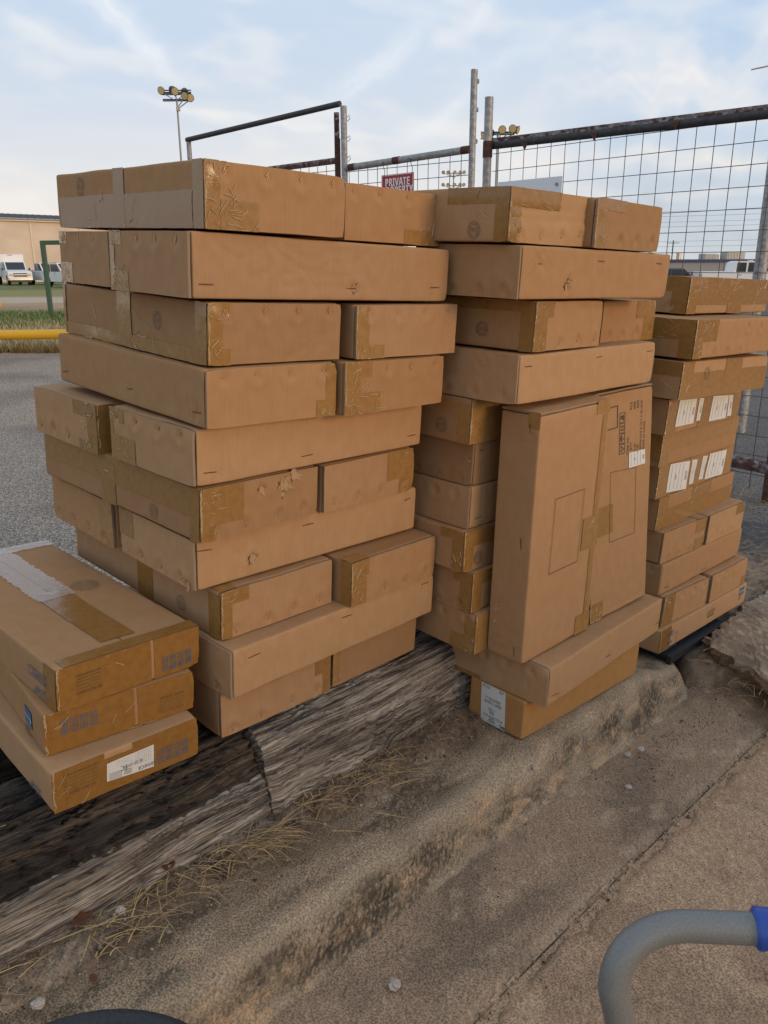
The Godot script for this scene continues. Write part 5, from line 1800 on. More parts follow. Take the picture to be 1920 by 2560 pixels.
func far_things() -> void:
	M.white_paint = mat(lin(0.72, 0.72, 0.72), 0.35)
	M.car_glass = mat(lin(0.03, 0.035, 0.04), 0.1)
	M.tyre = mat(lin(0.022, 0.022, 0.022), 0.85)
	M.chrome = mat(lin(0.55, 0.54, 0.52), 0.3, 0.7)
	M.grille = mat(lin(0.035, 0.035, 0.038), 0.5)
	M.headlamp = mat(lin(0.70, 0.55, 0.40), 0.15)
	M.tail = mat(lin(0.40, 0.05, 0.03), 0.3)
	M.amber = mat(lin(0.80, 0.50, 0.30), 0.3)
	vehicle("box_truck", "white box truck facing the camera at the far left", "truck", Vector3(-34.65, -0.22, -75.5), -0.98, "truck", "")
	vehicle("pickup_truck", "white crew cab pickup behind the green frame post", "pickup truck", Vector3(-31.85, -0.22, -76.0), -0.85, "pickup", "white pickup trucks")
	vehicle("parked_car", "white sport utility car nearest the left pile, beside the green post", "car", Vector3(-25.7, -0.14, -65.0), -0.75, "suv", "")
	vehicle("pickup_truck", "white pickup seen from its side through the mesh at the right edge", "pickup truck", Vector3(22.9, -0.33, -55.0), -0.06, "pickup", "white pickup trucks")
	var blue_car := vehicle("parked_car", "dark blue car behind the mesh, between piles and white pickup", "car", Vector3(24.4, -0.75, -72.0), 0.1, "suv", "")
	for c in blue_car.get_children():
		if String(c.name) in ["body", "cab"]:
			(c as MeshInstance3D).material_override = mat(lin(0.03, 0.05, 0.10), 0.3)
	# the long tan hall on the left
	var yaw := atan2(5.0, 4.7)
	var h := thing("warehouse", "long tan metal building with grey roof at the far left", "building", Vector3(-44.5, -0.8, -95.0), Basis(Vector3.UP, yaw))
	var tan := mat(lin(0.72, 0.575, 0.445), 0.75)
	tan.albedo_texture = noise_tex(noise(FastNoiseLite.TYPE_SIMPLEX_SMOOTH, 0.01, 4, 71), 256, [[0.0, Color(0.9, 0.9, 0.9)], [1.0, Color(1, 1, 1)]])
	world_tex(tan, 0.1)
	var trim := mat(lin(0.70, 0.55, 0.42), 0.7)
	var grey_roof := mat(lin(0.17, 0.17, 0.18), 0.6, 0.2)
	put("wall", block_mesh(Vector3(60, 7.3, 0.4), 0.0, Vector3(5, 3.65, -0.2)), h, tan)
	put("gable_wall", block_mesh(Vector3(0.4, 7.3, 29.2), 0.0, Vector3(35.2, 3.65, -15.0)), h, tan)
	put("gable_wall", block_mesh(Vector3(0.4, 7.3, 29.2), 0.0, Vector3(-25.2, 3.65, -15.0)), h, tan)
	put("rear_wall", block_mesh(Vector3(60, 7.3, 0.4), 0.0, Vector3(5, 3.65, -29.8)), h, tan)
	var eave := put("eave_trim", block_mesh(Vector3(61, 0.34, 0.3), 0.03, Vector3(5, 7.30, 0.16)), h, trim)
	var roof := put("roof", prism_mesh([Vector2(0.35, 7.42), Vector2(-15, 8.75), Vector2(-30.3, 7.42), Vector2(-30.3, 7.28), Vector2(-15, 8.6), Vector2(0.35, 7.28)], -30.5, 30.5), h, grey_roof, Transform3D(Basis(Vector3(0, 0, 1), Vector3.UP, Vector3(-1, 0, 0)), Vector3(5, 0, 0)))
	for k in 75:
		put("roof_seam", block_mesh(Vector3(0.05, 0.06, 15.5), 0.0), roof, grey_roof, Transform3D(Basis(Vector3(0, 0, -1), Vector3(0, 1, 0), Vector3(1, 0, 0)).rotated(Vector3(0, 0, 1), -0.0864), Vector3(-7.35, 8.13, -30.0 + k * 0.8)))
	for x in [-20.5, -14.4, -8.4, -2.6, 3.3, 9.3, 15.3, 21.3, 27.3]:
		put("wall_batten", block_mesh(Vector3(0.22, 7.1, 0.10), 0.01, Vector3(x, 3.55, 0.05)), h, trim)
	put("base_trim", block_mesh(Vector3(60, 0.3, 0.08), 0.0, Vector3(5, 0.15, 0.04)), h, trim)
	put("wall_girt_line", block_mesh(Vector3(60, 0.05, 0.06), 0.0, Vector3(5, 1.9, 0.03)), h, trim)
	var vent := Buf.new()
	tube(vent, PackedVector3Array([Vector3(0, 0, 0), Vector3(0, 0.95, 0)]), PackedFloat32Array([0.86, 0.9]), 20)
	put("roof_fan", vent.mesh(), h, mat(lin(0.42, 0.38, 0.34), 0.45, 0.4), Transform3D(Basis(), Vector3(-4.7, 8.48, -9.5)))
	put("fan_curb", block_mesh(Vector3(1.7, 0.6, 1.7), 0.03, Vector3(-4.0, 8.05, -9.0)), h, trim)
	# unseen car, added behind the photographer to block low sun from the lower layers
	var shade_car := vehicle("parked_car", "dark grey car added behind the photographer, out of frame, to shade lower layers", "car", Vector3(5.1, -0.42, 2.4), -0.64 - PI / 2.0 + 0.35, "suv", "")
	for c in shade_car.get_children():
		if String(c.name) in ["body", "cab"]:
			(c as MeshInstance3D).material_override = mat(lin(0.10, 0.10, 0.105), 0.35)
	# low building with a blue fascia on the right
	var r := thing("low_building", "low grey building with dark blue roof edge far off on the right", "building", Vector3(34.0, -1.5, -112.0))
	put("wall", block_mesh(Vector3(60, 3.3, 0.4), 0.0, Vector3(12, 1.65, 0)), r, mat(lin(0.30, 0.285, 0.28), 0.8))
	put("side_wall", block_mesh(Vector3(0.4, 3.3, 20), 0.0, Vector3(-17.8, 1.65, -10.2)), r, mat(lin(0.30, 0.285, 0.28), 0.8))
	put("roof", block_mesh(Vector3(60.4, 0.12, 20.4), 0.0, Vector3(12, 3.36, -10.0)), r, grey_roof)
	put("fascia", block_mesh(Vector3(60.6, 0.34, 0.3), 0.02, Vector3(12, 3.32, 0.3)), r, mat(lin(0.035, 0.055, 0.13), 0.5))
	for x in [-10.0, 0.0, 10.0, 20.0]:
		put("downpipe", block_mesh(Vector3(0.14, 3.2, 0.1), 0.02, Vector3(x, 1.6, 0.26)), r, mat(lin(0.45, 0.43, 0.41), 0.6))
	var unit := mat(lin(0.46, 0.44, 0.36), 0.6)
	for q in [["grey rooftop air unit beside the blue car, the smaller of two", 42.2, 1.85, 0.78], ["larger grey rooftop air unit above the white pickup", 45.4, 2.5, 1.05]]:
		var u := thing("air_unit", q[0], "air unit", Vector3(q[1], 1.93, -113.5), Basis(Vector3.UP, 0.25), "rooftop air units")
		put("casing", block_mesh(Vector3(q[2], q[3], 1.5), 0.04, Vector3(0, q[3] / 2, 0)), u, unit)
		put("end_panel", block_mesh(Vector3(0.34, q[3] * 0.85, 1.3), 0.03, Vector3(q[2] / 2 + 0.17, q[3] * 0.46, 0)), u, M.lamp_box)
		for k in 5:
			put("louvre", block_mesh(Vector3(q[2] * 0.13, q[3] * 0.7, 0.05), 0.0, Vector3((k - 2) * q[2] * 0.18, q[3] * 0.5, 0.77)), u, M.lamp_box)
	var st := thing("exhaust_stack", "round exhaust stack on the low building, right beside the middle pile", "exhaust stack", Vector3(38.1, 1.93, -113.0))
	var sb := Buf.new()
	tube(sb, PackedVector3Array([Vector3.ZERO, Vector3(0, 0.85, 0), Vector3(0, 0.9, 0)]), PackedFloat32Array([0.30, 0.30, 0.36]), 14)
	put("flue", sb.mesh(), st, mat(lin(0.62, 0.46, 0.28), 0.3, 0.6))
	# power line on poles beyond
	for q in [["distant utility pole with a crossarm above the exhaust stack", 56.0, -170.0], ["utility pole out past the right end of the low building", 118.0, -150.0], ["utility pole hidden far behind the middle pile", 8.0, -190.0]]:
		var po := thing("utility_pole", q[0], "utility pole", Vector3(q[1], -2.5, q[2]), Basis(), "utility poles")
		put("pole", tube_mesh([Vector3.ZERO, Vector3(0, 8.4, 0)], 0.13, 8), po, M.lamp_shell)
		put("crossarm", block_mesh(Vector3(2.4, 0.12, 0.12), 0.0, Vector3(0, 7.9, 0)), po, M.lamp_shell)
	for k in 6:
		var y: float = [12.1, 11.2, 10.1, 9.2, 6.4, 5.4][k]
		var pts := PackedVector3Array()
		for j in 15:
			var t := j / 14.0
			pts.append(Vector3(lerpf(8.0, 118.0, t), y - 2.0 * 4.0 * t * (1.0 - t) * 0.5 + t * 0.8, lerpf(-190.0, -150.0, t)))
		var lb := Buf.new()
		tube(lb, pts, PackedFloat32Array([0.022]), 4, false)
		tag(put("power_line", lb.mesh(), self, M.lamp_shell), "%s sagging overhead wire far off behind the gate mesh on the right" % ["highest", "second highest", "third highest", "third lowest", "second lowest", "lowest"][k], "overhead wire", "overhead wires beyond the gate")

# ---------------------------------------------------------------- things at the frame's lower edge
func near_things() -> void:
	var steel := mat(lin(0.21, 0.21, 0.20), 0.40, 0.2)
	steel.albedo_texture = noise_tex(noise(FastNoiseLite.TYPE_SIMPLEX, 0.06, 5, 83), 512, [[0.0, Color(0.74, 0.71, 0.67)], [0.25, Color(0.90, 0.89, 0.88)], [0.6, Color(0.96, 0.96, 0.96)], [0.85, Color(1, 1, 1)]])
	steel.normal_enabled = true
	steel.normal_texture = noise_tex(noise(FastNoiseLite.TYPE_SIMPLEX, 0.2, 2, 81), 256, [], true, 1.5)
	steel.normal_scale = 0.3
	world_tex(steel, 14.0, false)
	var cart := thing("hand_cart", "grey tube handle of a hand cart with a blue grip, bottom right", "hand cart")
	var path := Curve3D.new()
	path.bake_interval = 0.006
	path.add_point(Vector3(0.62, 1.030, -0.44))
	path.add_point(Vector3(0.222, 0.9995, -0.488), Vector3.ZERO, Vector3(-0.030, -0.003, -0.003))
	path.add_point(Vector3(0.1665, 0.952, -0.4735), Vector3(0.0, 0.034, -0.006), Vector3.ZERO)
	path.add_point(Vector3(0.182, 0.890, -0.470))
	path.add_point(Vector3(0.36, 0.19, -0.455))
	var b := Buf.new()
	tube(b, path.get_baked_points(), PackedFloat32Array([0.0117]), 24)
	put("handle", b.mesh(), cart, steel)
	b = Buf.new()
	tube(b, PackedVector3Array([Vector3(0.62, 1.030, -0.44), Vector3(0.70, 0.98, -0.43), Vector3(0.66, 0.19, -0.43)]), PackedFloat32Array([0.0117]), 16)
	put("handle", b.mesh(), cart, steel)
	b = Buf.new()
	var g0 := Vector3(0.2695, 1.0035, -0.4822)
	var g1 := Vector3(0.56, 1.0255, -0.4472)
	var d := (g1 - g0).normalized()
	tube(b, PackedVector3Array([g0 - d * 0.0005, g0 + d * 0.0015, g0 + d * 0.004, g0 + d * 0.007, g1]), PackedFloat32Array([0.0121, 0.0152, 0.0156, 0.0149, 0.0147]), 24)
	put("grip", b.mesh(), cart, mat(lin(0.012, 0.055, 0.30), 0.35))
	put("deck", block_mesh(Vector3(0.62, 0.04, 0.72), 0.015, Vector3(0.52, 0.17, -0.12)), cart, steel)
	for q in [Vector3(0.27, 0.055, -0.38), Vector3(0.77, 0.055, -0.38), Vector3(0.27, 0.055, 0.16), Vector3(0.77, 0.055, 0.16)]:
		var wb := Buf.new()
		tube(wb, PackedVector3Array([q - Vector3(0.018, 0, 0), q + Vector3(0.018, 0, 0)]), PackedFloat32Array([0.06]), 16)
		put("wheel", wb.mesh(), cart, M.tyre)
	var bin := thing("plastic_bin", "round black plastic bin, its rim cut by the bottom edge at left", "bin", Vector3(-0.33, -0.002, -0.55))
	var black := mat(lin(0.014, 0.017, 0.020), 0.6)
	black.normal_enabled = true
	black.normal_texture = noise_tex(noise(FastNoiseLite.TYPE_SIMPLEX, 0.05, 4, 82), 256, [], true, 3.0)
	world_tex(black, 6.0, false)
	b = Buf.new()
	tube(b, PackedVector3Array([Vector3(0, -0.02, 0), Vector3(0, 0.60, 0)]), PackedFloat32Array([0.145, 0.182]), 40, false)
	tube(b, PackedVector3Array([Vector3(0, 0.01, 0), Vector3(0, 0.60, 0)]), PackedFloat32Array([0.139, 0.176]), 40, true)
	put("tub", b.mesh(), bin, black)
	b = Buf.new()
	var rim := PackedVector3Array()
	for k in 49:
		rim.append(Vector3(cos(TAU * k / 48.0), 0, sin(TAU * k / 48.0)) * 0.183 + Vector3(0, 0.612, 0))
	tube(b, rim, PackedFloat32Array([0.012]), 10, false)
	put("rim", b.mesh(), bin, black)
	put("lid", tube_mesh([Vector3(0, 0.585, 0), Vector3(0, 0.597, 0)], 0.178, 40), bin, black)
	# the black tray under the right pile
	var u := Vector3(0.713, 0, -0.701)
	var tray := thing("plastic_tray", "black plastic tray crushed under the bottom monitor box of the right pile", "tray", tilted(Vector3(1.1, 0.040, -2.85) + u * 0.30 + Vector3(-0.701, 0, -0.713) * 0.13), tilt_basis * Basis(u, Vector3.UP, Vector3(0.701, 0, 0.713)))
	put("base", block_mesh(Vector3(0.52, 0.012, 0.32), 0.003, Vector3(0.0, -0.002, 0.012)), tray, black)
	put("lip", prism_mesh([Vector2(-0.27, -0.022), Vector2(0.27, 0.004), Vector2(0.27, 0.012), Vector2(-0.27, 0.012)], 0.155, 0.175), tray, black)
	put("rib", block_mesh(Vector3(0.05, 0.03, 0.30), 0.003, Vector3(-0.22, -0.012, 0.02)), tray, black)

# ----------------------------------------------------------------
func _ready() -> void:
	# camera
	var cam := Camera3D.new()
	cam.name = "camera"
	cam.transform = Transform3D(Basis(Vector3(0.99991, -0.00335, -0.01306), Vector3(-0.00068, 0.95501, -0.29656), Vector3(0.01347, 0.29654, 0.95492)).orthonormalized(), EYE)
	cam.fov = 65.41
	cam.near = 0.05
	cam.far = 800.0
	add_child(cam)
	cam.current = true
	# sky, air and exposure
	nz.noise_type = FastNoiseLite.TYPE_SIMPLEX_SMOOTH
	nz.frequency = 1.0
	nz.fractal_octaves = 3
	nz.seed = 3
	fine.noise_type = FastNoiseLite.TYPE_SIMPLEX
	fine.frequency = 1.0
	fine.fractal_octaves = 3
	fine.seed = 8
	ridge.noise_type = FastNoiseLite.TYPE_SIMPLEX_SMOOTH
	ridge.frequency = 1.0
	ridge.fractal_type = FastNoiseLite.FRACTAL_RIDGED
	ridge.fractal_octaves = 2
	ridge.seed = 15
	var sky_mat := PanoramaSkyMaterial.new()
	sky_mat.panorama = sky_panorama()
	var sky := Sky.new()
	sky.sky_material = sky_mat
	var env := Environment.new()
	env.background_mode = Environment.BG_SKY
	env.sky = sky
	env.background_energy_multiplier = 1.0
	env.tonemap_mode = Environment.TONE_MAPPER_LINEAR
	env.tonemap_exposure = 1.2
	env.sdfgi_enabled = true
	env.ssao_enabled = true
	env.ssil_enabled = true
	var we := WorldEnvironment.new()
	we.name = "world_environment"
	we.environment = env
	add_child(we)
	# low, veiled evening sun from the right and a little behind the camera
	var sun := DirectionalLight3D.new()
	sun.name = "sun"
	sun.light_color = Color(1.0, 0.85, 0.68)
	sun.light_energy = 0.45
	sun.light_angular_distance = 18.0
	sun.shadow_enabled = true
	var to_sun := Vector3(0.80, 0.20, 0.60).normalized()
	sun.transform = Transform3D(Basis.looking_at(-to_sun, Vector3.UP), Vector3(0, 20, 0))
	add_child(sun)
	# large structure
	make_materials()
	near_ground()
	M.wood = mat(Color.WHITE, 0.9)
	M.wood.vertex_color_use_as_albedo = true
	var w := wood_images()
	M.wood.albedo_texture = w[0]
	M.wood.normal_enabled = true
	M.wood.normal_texture = w[1]
	M.wood.normal_scale = 0.9
	timber("timber", "grey weathered timber under the right half of the tall left pile", 1.079, 1.93, [[-1.335, 0.10], [-1.355, 0.21], [-1.395, 0.322], [-1.45, 0.338], [-1.62, 0.334], [-1.63, 0.10]], 0.0, 1)
	timber("timber", "long grey lower ledge of weathered timber running to the bottom left", -1.6, 1.095, [[-1.335, 0.06], [-1.345, 0.16], [-1.372, 0.228], [-1.40, 0.236], [-1.47, 0.225], [-1.47, 0.06]], 0.0, 2)
	timber("timber", "dark rotten timber behind the grey ledge, under the monitor boxes", -1.6, 1.074, [[-1.375, 0.10], [-1.382, 0.228], [-1.425, 0.312], [-1.475, 0.337], [-1.66, 0.332], [-1.66, 0.10]], 1.0, 3, 0.008)
	timber("timber", "dark timber end showing at the left edge behind the rotten one", -1.6, 0.42, [[-1.70, 0.08], [-1.70, 0.27], [-1.74, 0.315], [-1.93, 0.312], [-1.94, 0.08]], 1.0, 4)
	timber("timber", "rear timber hidden beneath the back of the left pile", 0.5, 1.9, [[-1.98, 0.08], [-1.98, 0.325], [-2.15, 0.325], [-2.15, 0.08]], 0.6, 5)
	far_ground()
	broken_slab()
	fences()
	masts()
	far_things()
	# the cartons
	staple_mesh = block_mesh(Vector3(0.0105, 0.0011, 0.0021), 0.0004)
	cartons()
	litter()
	near_things()

func cartons() -> void:
	carton("topmost taped brown box of the tall left pile, pale dusty tape across its side", "boxes stacked on the timbers in the tall left pile", Vector3(-0.3755,1.5307,-1.6512), Vector3(-0.7438,-0.0009,0.0059), Vector3(0.3528,0.1304,0.7474), "SR", [
		["st","R",0.047,0.11], ["st","R",0.147,0.11], ["st","R",0.232,0.11], ["st","R",0.316,0.111], ["tp","R",0,0,0.034,0.13], ["tp","R",0.036,0,0.125,0.057], ["tp","L",0,0,0.04,0.13], ["tp","L",0.042,0,0.727,0.073], ["tp","L",0.347,0,0.402,0.13], ["sm","L",0.592,0.095,.022], ["wr","R",0.028,0.03,.05,12], ["wr","R",0.084,0.021,.05,9], ["wr","R",0.022,0.102,.035,6], ["wr","L",0.499,0.025,.05,6], ["wr","L",0.318,0.018,.04,4]])
	carton("brown box at the top right of left pile, tape crumpled at its lower corner", "boxes stacked on the timbers in the tall left pile", Vector3(-0.1217,1.5293,-1.9725), Vector3(-0.7864,-0.0017,0.0001), Vector3(0.3530,0.1299,0.7474), "SR", [
		["st","R",0.03,0.11], ["st","R",0.114,0.11], ["st","R",0.212,0.11], ["tp","R",0.312,0,0.353,0.13], ["tp","R",0.2,0,0.353,0.036], ["wr","R",0.285,0.02,.05,12], ["wr","R",0.325,0.09,.03,6], ["wr","R",0.316,0.119,.03,5]])
	carton("long brown box with a creased dented face, second layer of the left pile", "boxes stacked on the timbers in the tall left pile", Vector3(-0.4066,1.3972,-1.6368), Vector3(-0.7517,-0.0064,0.0015), Vector3(0.7472,0.1315,0.3532), "LL", [
		["st","L",0.223,0.112], ["st","L",0.138,0.113], ["st","L",0.048,0.113], ["tp","L",0.295,0.1,0.353,0.131], ["tp","L",0.262,0,0.353,0.045], ["tp","L",0.328,0.045,0.353,0.099], ["wr","L",0.32,0.117,.03,9], ["wr","L",0.303,0.025,.035,12], ["sl","R",[0.021,0.029,0.055,0.029]], ["sl","R",[0.406,0.028,0.44,0.028]], ["sl","R",[0.682,0.035,0.714,0.036]], ["cr","R",[0.673,0.111,0.682,0.002]], ["cr","R",[0.213,0.11,0.25,0.091,0.297,0.074,0.326,0.075,0.36,0.095,0.395,0.091,0.437,0.102,0.473,0.125]], ["cr","R",[0.066,0.122,0.094,0.104,0.118,0.095,0.152,0.104,0.182,0.124]], ["cr","R",[0.143,0.055,0.187,0.074]], ["cr","R",[0.317,0.038,0.387,0.04,0.472,0.041]], ["cr","R",[0.232,0.04,0.283,0.05]], ["tr","R",0.432,0.028,.012]])
	carton("brown box end at far left behind the creased long box, second layer down", "boxes stacked on the timbers in the tall left pile", Vector3(-0.6746,1.3985,-1.9667), Vector3(-0.6885,0.0031,-0.0001), Vector3(0.7474,0.1307,0.3532), "LL", [
		["st","L",0.312,0.113], ["st","L",0.208,0.112], ["st","L",0.105,0.112], ["tp","L",0.292,0.098,0.353,0.131], ["tp","L",0.261,0,0.353,0.051], ["wr","L",0.331,0.113,.02,5], ["wr","L",0.304,0.025,.03,7]])
	carton("taped brown box with round seal on its side, under the creased long box", "boxes stacked on the timbers in the tall left pile", Vector3(-0.3798,1.2621,-1.6668), Vector3(-0.7472,-0.0072,0.0054), Vector3(0.3524,0.1306,0.7474), "SR", [
		["st","R",0.046,0.108], ["st","R",0.146,0.109], ["st","R",0.231,0.111], ["st","R",0.317,0.113], ["tp","R",0,0,0.036,0.131], ["tp","R",0,0,0.055,0.035], ["tp","R",0,0.094,0.052,0.131], ["wr","R",0.014,0.115,.03,6], ["wr","R",0.023,0.02,.03,6], ["tp","L",0,0,0.045,0.131], ["tp","L",0,0,0.747,0.031], ["tp","L",0.342,0,0.418,0.131], ["tp","L",0.731,0,0.747,0.131], ["sm","L",0.212,0.075,.02], ["wr","L",0.55,0.009,.06,6], ["wr","L",0.266,0.012,.07,6], ["cr","R",[0.214,0,0.248,0.016,0.287,0.039]], ["cr","R",[0.242,0.04,0.301,0.046]]])
	carton("stapled brown box with small taped corner, right half of the left pile third layer", "boxes stacked on the timbers in the tall left pile", Vector3(-0.0846,1.2580,-1.9206), Vector3(-0.7662,0.0078,-0.0001), Vector3(0.3532,0.1299,0.7474), "SR", [
		["st","R",0.045,0.106], ["st","R",0.14,0.107], ["st","R",0.234,0.109], ["st","R",0.322,0.109], ["tp","R",0,0,0.043,0.13], ["tp","R",0.046,0,0.093,0.033], ["wr","R",0.024,0.022,.03,7], ["wr","R",0.026,0.107,.025,4]])
	carton("dusty plain sided brown box jutting over the one beneath, left pile fourth layer", "boxes stacked on the timbers in the tall left pile", Vector3(-0.3812,1.1294,-1.6486), Vector3(-0.7710,-0.0030,0.0116), Vector3(0.3531,0.1297,0.7474), "SR", [
		["st","R",0.045,0.109], ["st","R",0.13,0.109], ["st","R",0.22,0.106], ["st","R",0.313,0.109], ["tp","R",0.322,0,0.353,0.13], ["tp","R",0.295,0,0.353,0.04], ["wr","R",0.336,0.115,.03,8], ["wr","R",0.329,0.015,.03,6], ["sl","L",[0.727,0.026,0.689,0.032]], ["sl","L",[0.352,0.036,0.322,0.04]], ["sl","L",[0.054,0.031,0.019,0.034]], ["cr","L",[0.069,0.041,0.051,0.031,0.064,0.004]]])
	carton("brown box with heavily wrinkled taped corner, right half of left pile fourth layer", "boxes stacked on the timbers in the tall left pile", Vector3(-0.1064,1.1277,-1.8890), Vector3(-0.7906,0.0022,-0.0000), Vector3(0.3533,0.1296,0.7474), "SR", [
		["st","R",0.144,0.105], ["st","R",0.23,0.104], ["st","R",0.319,0.107], ["tp","R",0,0,0.053,0.13], ["tp","R",0.036,0,0.121,0.051], ["tp","R",0,0.09,0.088,0.13], ["wr","R",0.024,0.058,.05,12], ["wr","R",0.073,0.021,.05,9], ["wr","R",0.03,0.114,.03,6]])
	carton("long brown box with tape only at its far end, under the dusty plain sided box", "boxes stacked on the timbers in the tall left pile", Vector3(-0.4144,0.9964,-1.6639), Vector3(-0.8231,0.0013,0.0055), Vector3(0.7474,0.1306,0.3532), "LL", [
		["st","L",0.322,0.107], ["st","L",0.238,0.109], ["st","L",0.138,0.108], ["st","L",0.053,0.109], ["tp","L",0.338,0,0.353,0.131], ["tp","L",0.288,0.095,0.353,0.131], ["tp","L",0.24,0,0.34,0.062], ["wr","L",0.319,0.122,.03,6], ["wr","L",0.295,0.031,.03,4], ["sl","R",[0.025,0.03,0.06,0.028]], ["sl","R",[0.306,0.028,0.343,0.029]], ["sl","R",[0.69,0.03,0.724,0.031]], ["cr","R",[0.073,0.117,0.073,0.031]], ["cr","R",[0.689,0.104,0.686,0.039]]])
	carton("brown box jutting out furthest left of the left pile, top face showing", "boxes stacked on the timbers in the tall left pile", Vector3(-0.7229,0.9912,-1.9475), Vector3(-0.8176,0.0005,0.0019), Vector3(0.7474,0.1286,0.3532), "LL", [
		["st","L",0.326,0.023], ["st","L",0.247,0.026], ["st","L",0.163,0.022], ["tp","L",0,0,0.048,0.129], ["tp","L",0,0.09,0.122,0.129], ["tp","L",0,0,0.097,0.027], ["wr","L",0.036,0.1,.04,9], ["wr","L",0.048,0.017,.03,8], ["tp","R",0,0,0.048,0.129]])
	carton("brown box with torn holes in its end and wide tape band along its side", "boxes stacked on the timbers in the tall left pile", Vector3(-0.4077,0.8628,-1.6809), Vector3(-0.8361,0.0009,0.0112), Vector3(0.3531,0.1293,0.7474), "SR", [
		["tp","R",0,0,0.042,0.129], ["tp","R",0,0.037,0.121,0.129], ["st","R",0.044,0.017], ["st","R",0.128,0.018], ["st","R",0.226,0.02], ["st","R",0.309,0.024], ["tr","R",0.174,0.097,.014], ["tr","R",0.241,0.098,.022], ["tr","R",0.275,0.116,.018], ["tr","R",0.241,0.073,.010], ["cr","R",[0.241,0.077,0.233,0.04]], ["wr","R",0.026,0.109,.03,7], ["wr","R",0.025,0.069,.04,4], ["tp","L",0,0.057,0.729,0.129], ["tp","L",0.363,0,0.43,0.111], ["tp","L",0,0,0.037,0.064], ["sm","L",0.189,0.029,.019], ["wr","L",0.384,0.079,.04,4]])
	carton("brown box taped at its right end, beside the box with torn holes", "boxes stacked on the timbers in the tall left pile", Vector3(-0.1557,0.8593,-1.9603), Vector3(-0.8497,0.0019,-0.0009), Vector3(0.3532,0.1290,0.7474), "SR", [
		["tp","R",0.292,0,0.353,0.129], ["tp","R",0.241,0.044,0.353,0.129], ["st","R",0.037,0.02], ["st","R",0.126,0.021], ["st","R",0.218,0.023], ["st","R",0.314,0.026], ["wr","R",0.323,0.111,.03,5], ["wr","R",0.315,0.018,.02,5]])
	carton("long brown box with a torn dent in its face, beneath the box with torn holes", "boxes stacked on the timbers in the tall left pile", Vector3(-0.4317,0.7310,-1.7119), Vector3(-0.7926,0.0081,-0.0018), Vector3(0.7473,0.1287,0.3532), "LL", [
		["st","L",0.249,0.019], ["st","L",0.153,0.019], ["st","L",0.06,0.017], ["tr","L",0.027,0.01,.016], ["tp","L",0.282,0.054,0.353,0.129], ["wr","L",0.339,0.027,.03,6], ["sl","R",[0.011,0.099,0.049,0.095]], ["sl","R",[0.319,0.098,0.356,0.097]], ["sl","R",[0.696,0.093,0.72,0.098]], ["tr","R",0.166,0.046,.017], ["cr","R",[0.147,0.106,0.135,0.092,0.127,0.076]], ["cr","R",[0.693,0.109,0.692,0.058]]])
	carton("stapled brown box at the left rear, hanging over the bottom of the left pile", "boxes stacked on the timbers in the tall left pile", Vector3(-0.7095,0.7298,-1.9777), Vector3(-0.8078,0.0008,0.0056), Vector3(0.7474,0.1285,0.3532), "LL", [
		["st","L",0.319,0.022], ["st","L",0.232,0.023], ["st","L",0.143,0.022], ["st","L",0.052,0.021], ["tp","L",0,0,0.071,0.128], ["tp","L",0,0.095,0.109,0.128], ["wr","L",0.02,0.119,.03,5]])
	carton("brown box with round seal and taped corner, just behind the stacked monitor boxes", "boxes stacked on the timbers in the tall left pile", Vector3(-0.3751,0.6014,-1.7222), Vector3(-0.8084,0.0049,0.0048), Vector3(0.3531,0.1287,0.7474), "SR", [
		["tp","L",0.305,0,0.387,0.102], ["tp","L",0,0,0.049,0.116], ["sm","L",0.169,0.045,.020], ["tp","R",0,0,0.032,0.129], ["tp","R",0,0.09,0.081,0.129], ["tp","T",0,0,0.048,0.035], ["st","R",0.044,0.016], ["st","R",0.141,0.02], ["st","R",0.225,0.022], ["st","R",0.311,0.021], ["wr","R",0.018,0.108,.03,6]])
	carton("brown box pushed out right of the left pile, top face and taped corner showing", "boxes stacked on the timbers in the tall left pile", Vector3(-0.0780,0.6009,-1.9528), Vector3(-0.8442,0.0010,0.0001), Vector3(0.3531,0.1287,0.7474), "SR", [
		["tp","L",0,0,0.037,0.129], ["tp","R",0,0,0.06,0.129], ["tp","R",0,0.082,0.068,0.129], ["tp","T",0,0,0.068,0.043], ["st","R",0.136,0.021], ["st","R",0.224,0.018], ["st","R",0.312,0.02], ["wr","R",0.026,0.104,.03,6], ["wr","R",0.007,0.057,.04,8], ["wr","R",0.024,0.004,.03,5]])
	carton("long brown box with a ragged cut top edge, second layer from the timber", "boxes stacked on the timbers in the tall left pile", Vector3(-0.3438,0.4723,-1.6731), Vector3(-0.8323,0.0063,0.0008), Vector3(0.7477,0.1292,0.3532), "LL", [
		["st","L",0.057,0.015], ["sl","R",[0.052,0.094,0.089,0.096]], ["sl","R",[0.361,0.103,0.398,0.102]], ["sl","R",[0.691,0.105,0.722,0.105]], ["cr","R",[0.046,0.129,0.035,0.08]], ["cr","R",[0.683,0.104,0.679,0.047]]])
	carton("bottom left brown box of the left pile, standing on the timber joint with split corner", "boxes stacked on the timbers in the tall left pile", Vector3(-0.3761,0.3429,-1.7092), Vector3(-0.7956,0.0077,-0.0008), Vector3(0.3546,0.1295,0.7474), "SR", [
		["st","R",0.034,0.015], ["st","R",0.122,0.015], ["st","R",0.223,0.018], ["st","R",0.309,0.018], ["tp","R",0.327,0,0.355,0.117], ["tp","R",0.301,0.064,0.355,0.11], ["cr","R",[0.061,0.088,0.056,0.001]]])
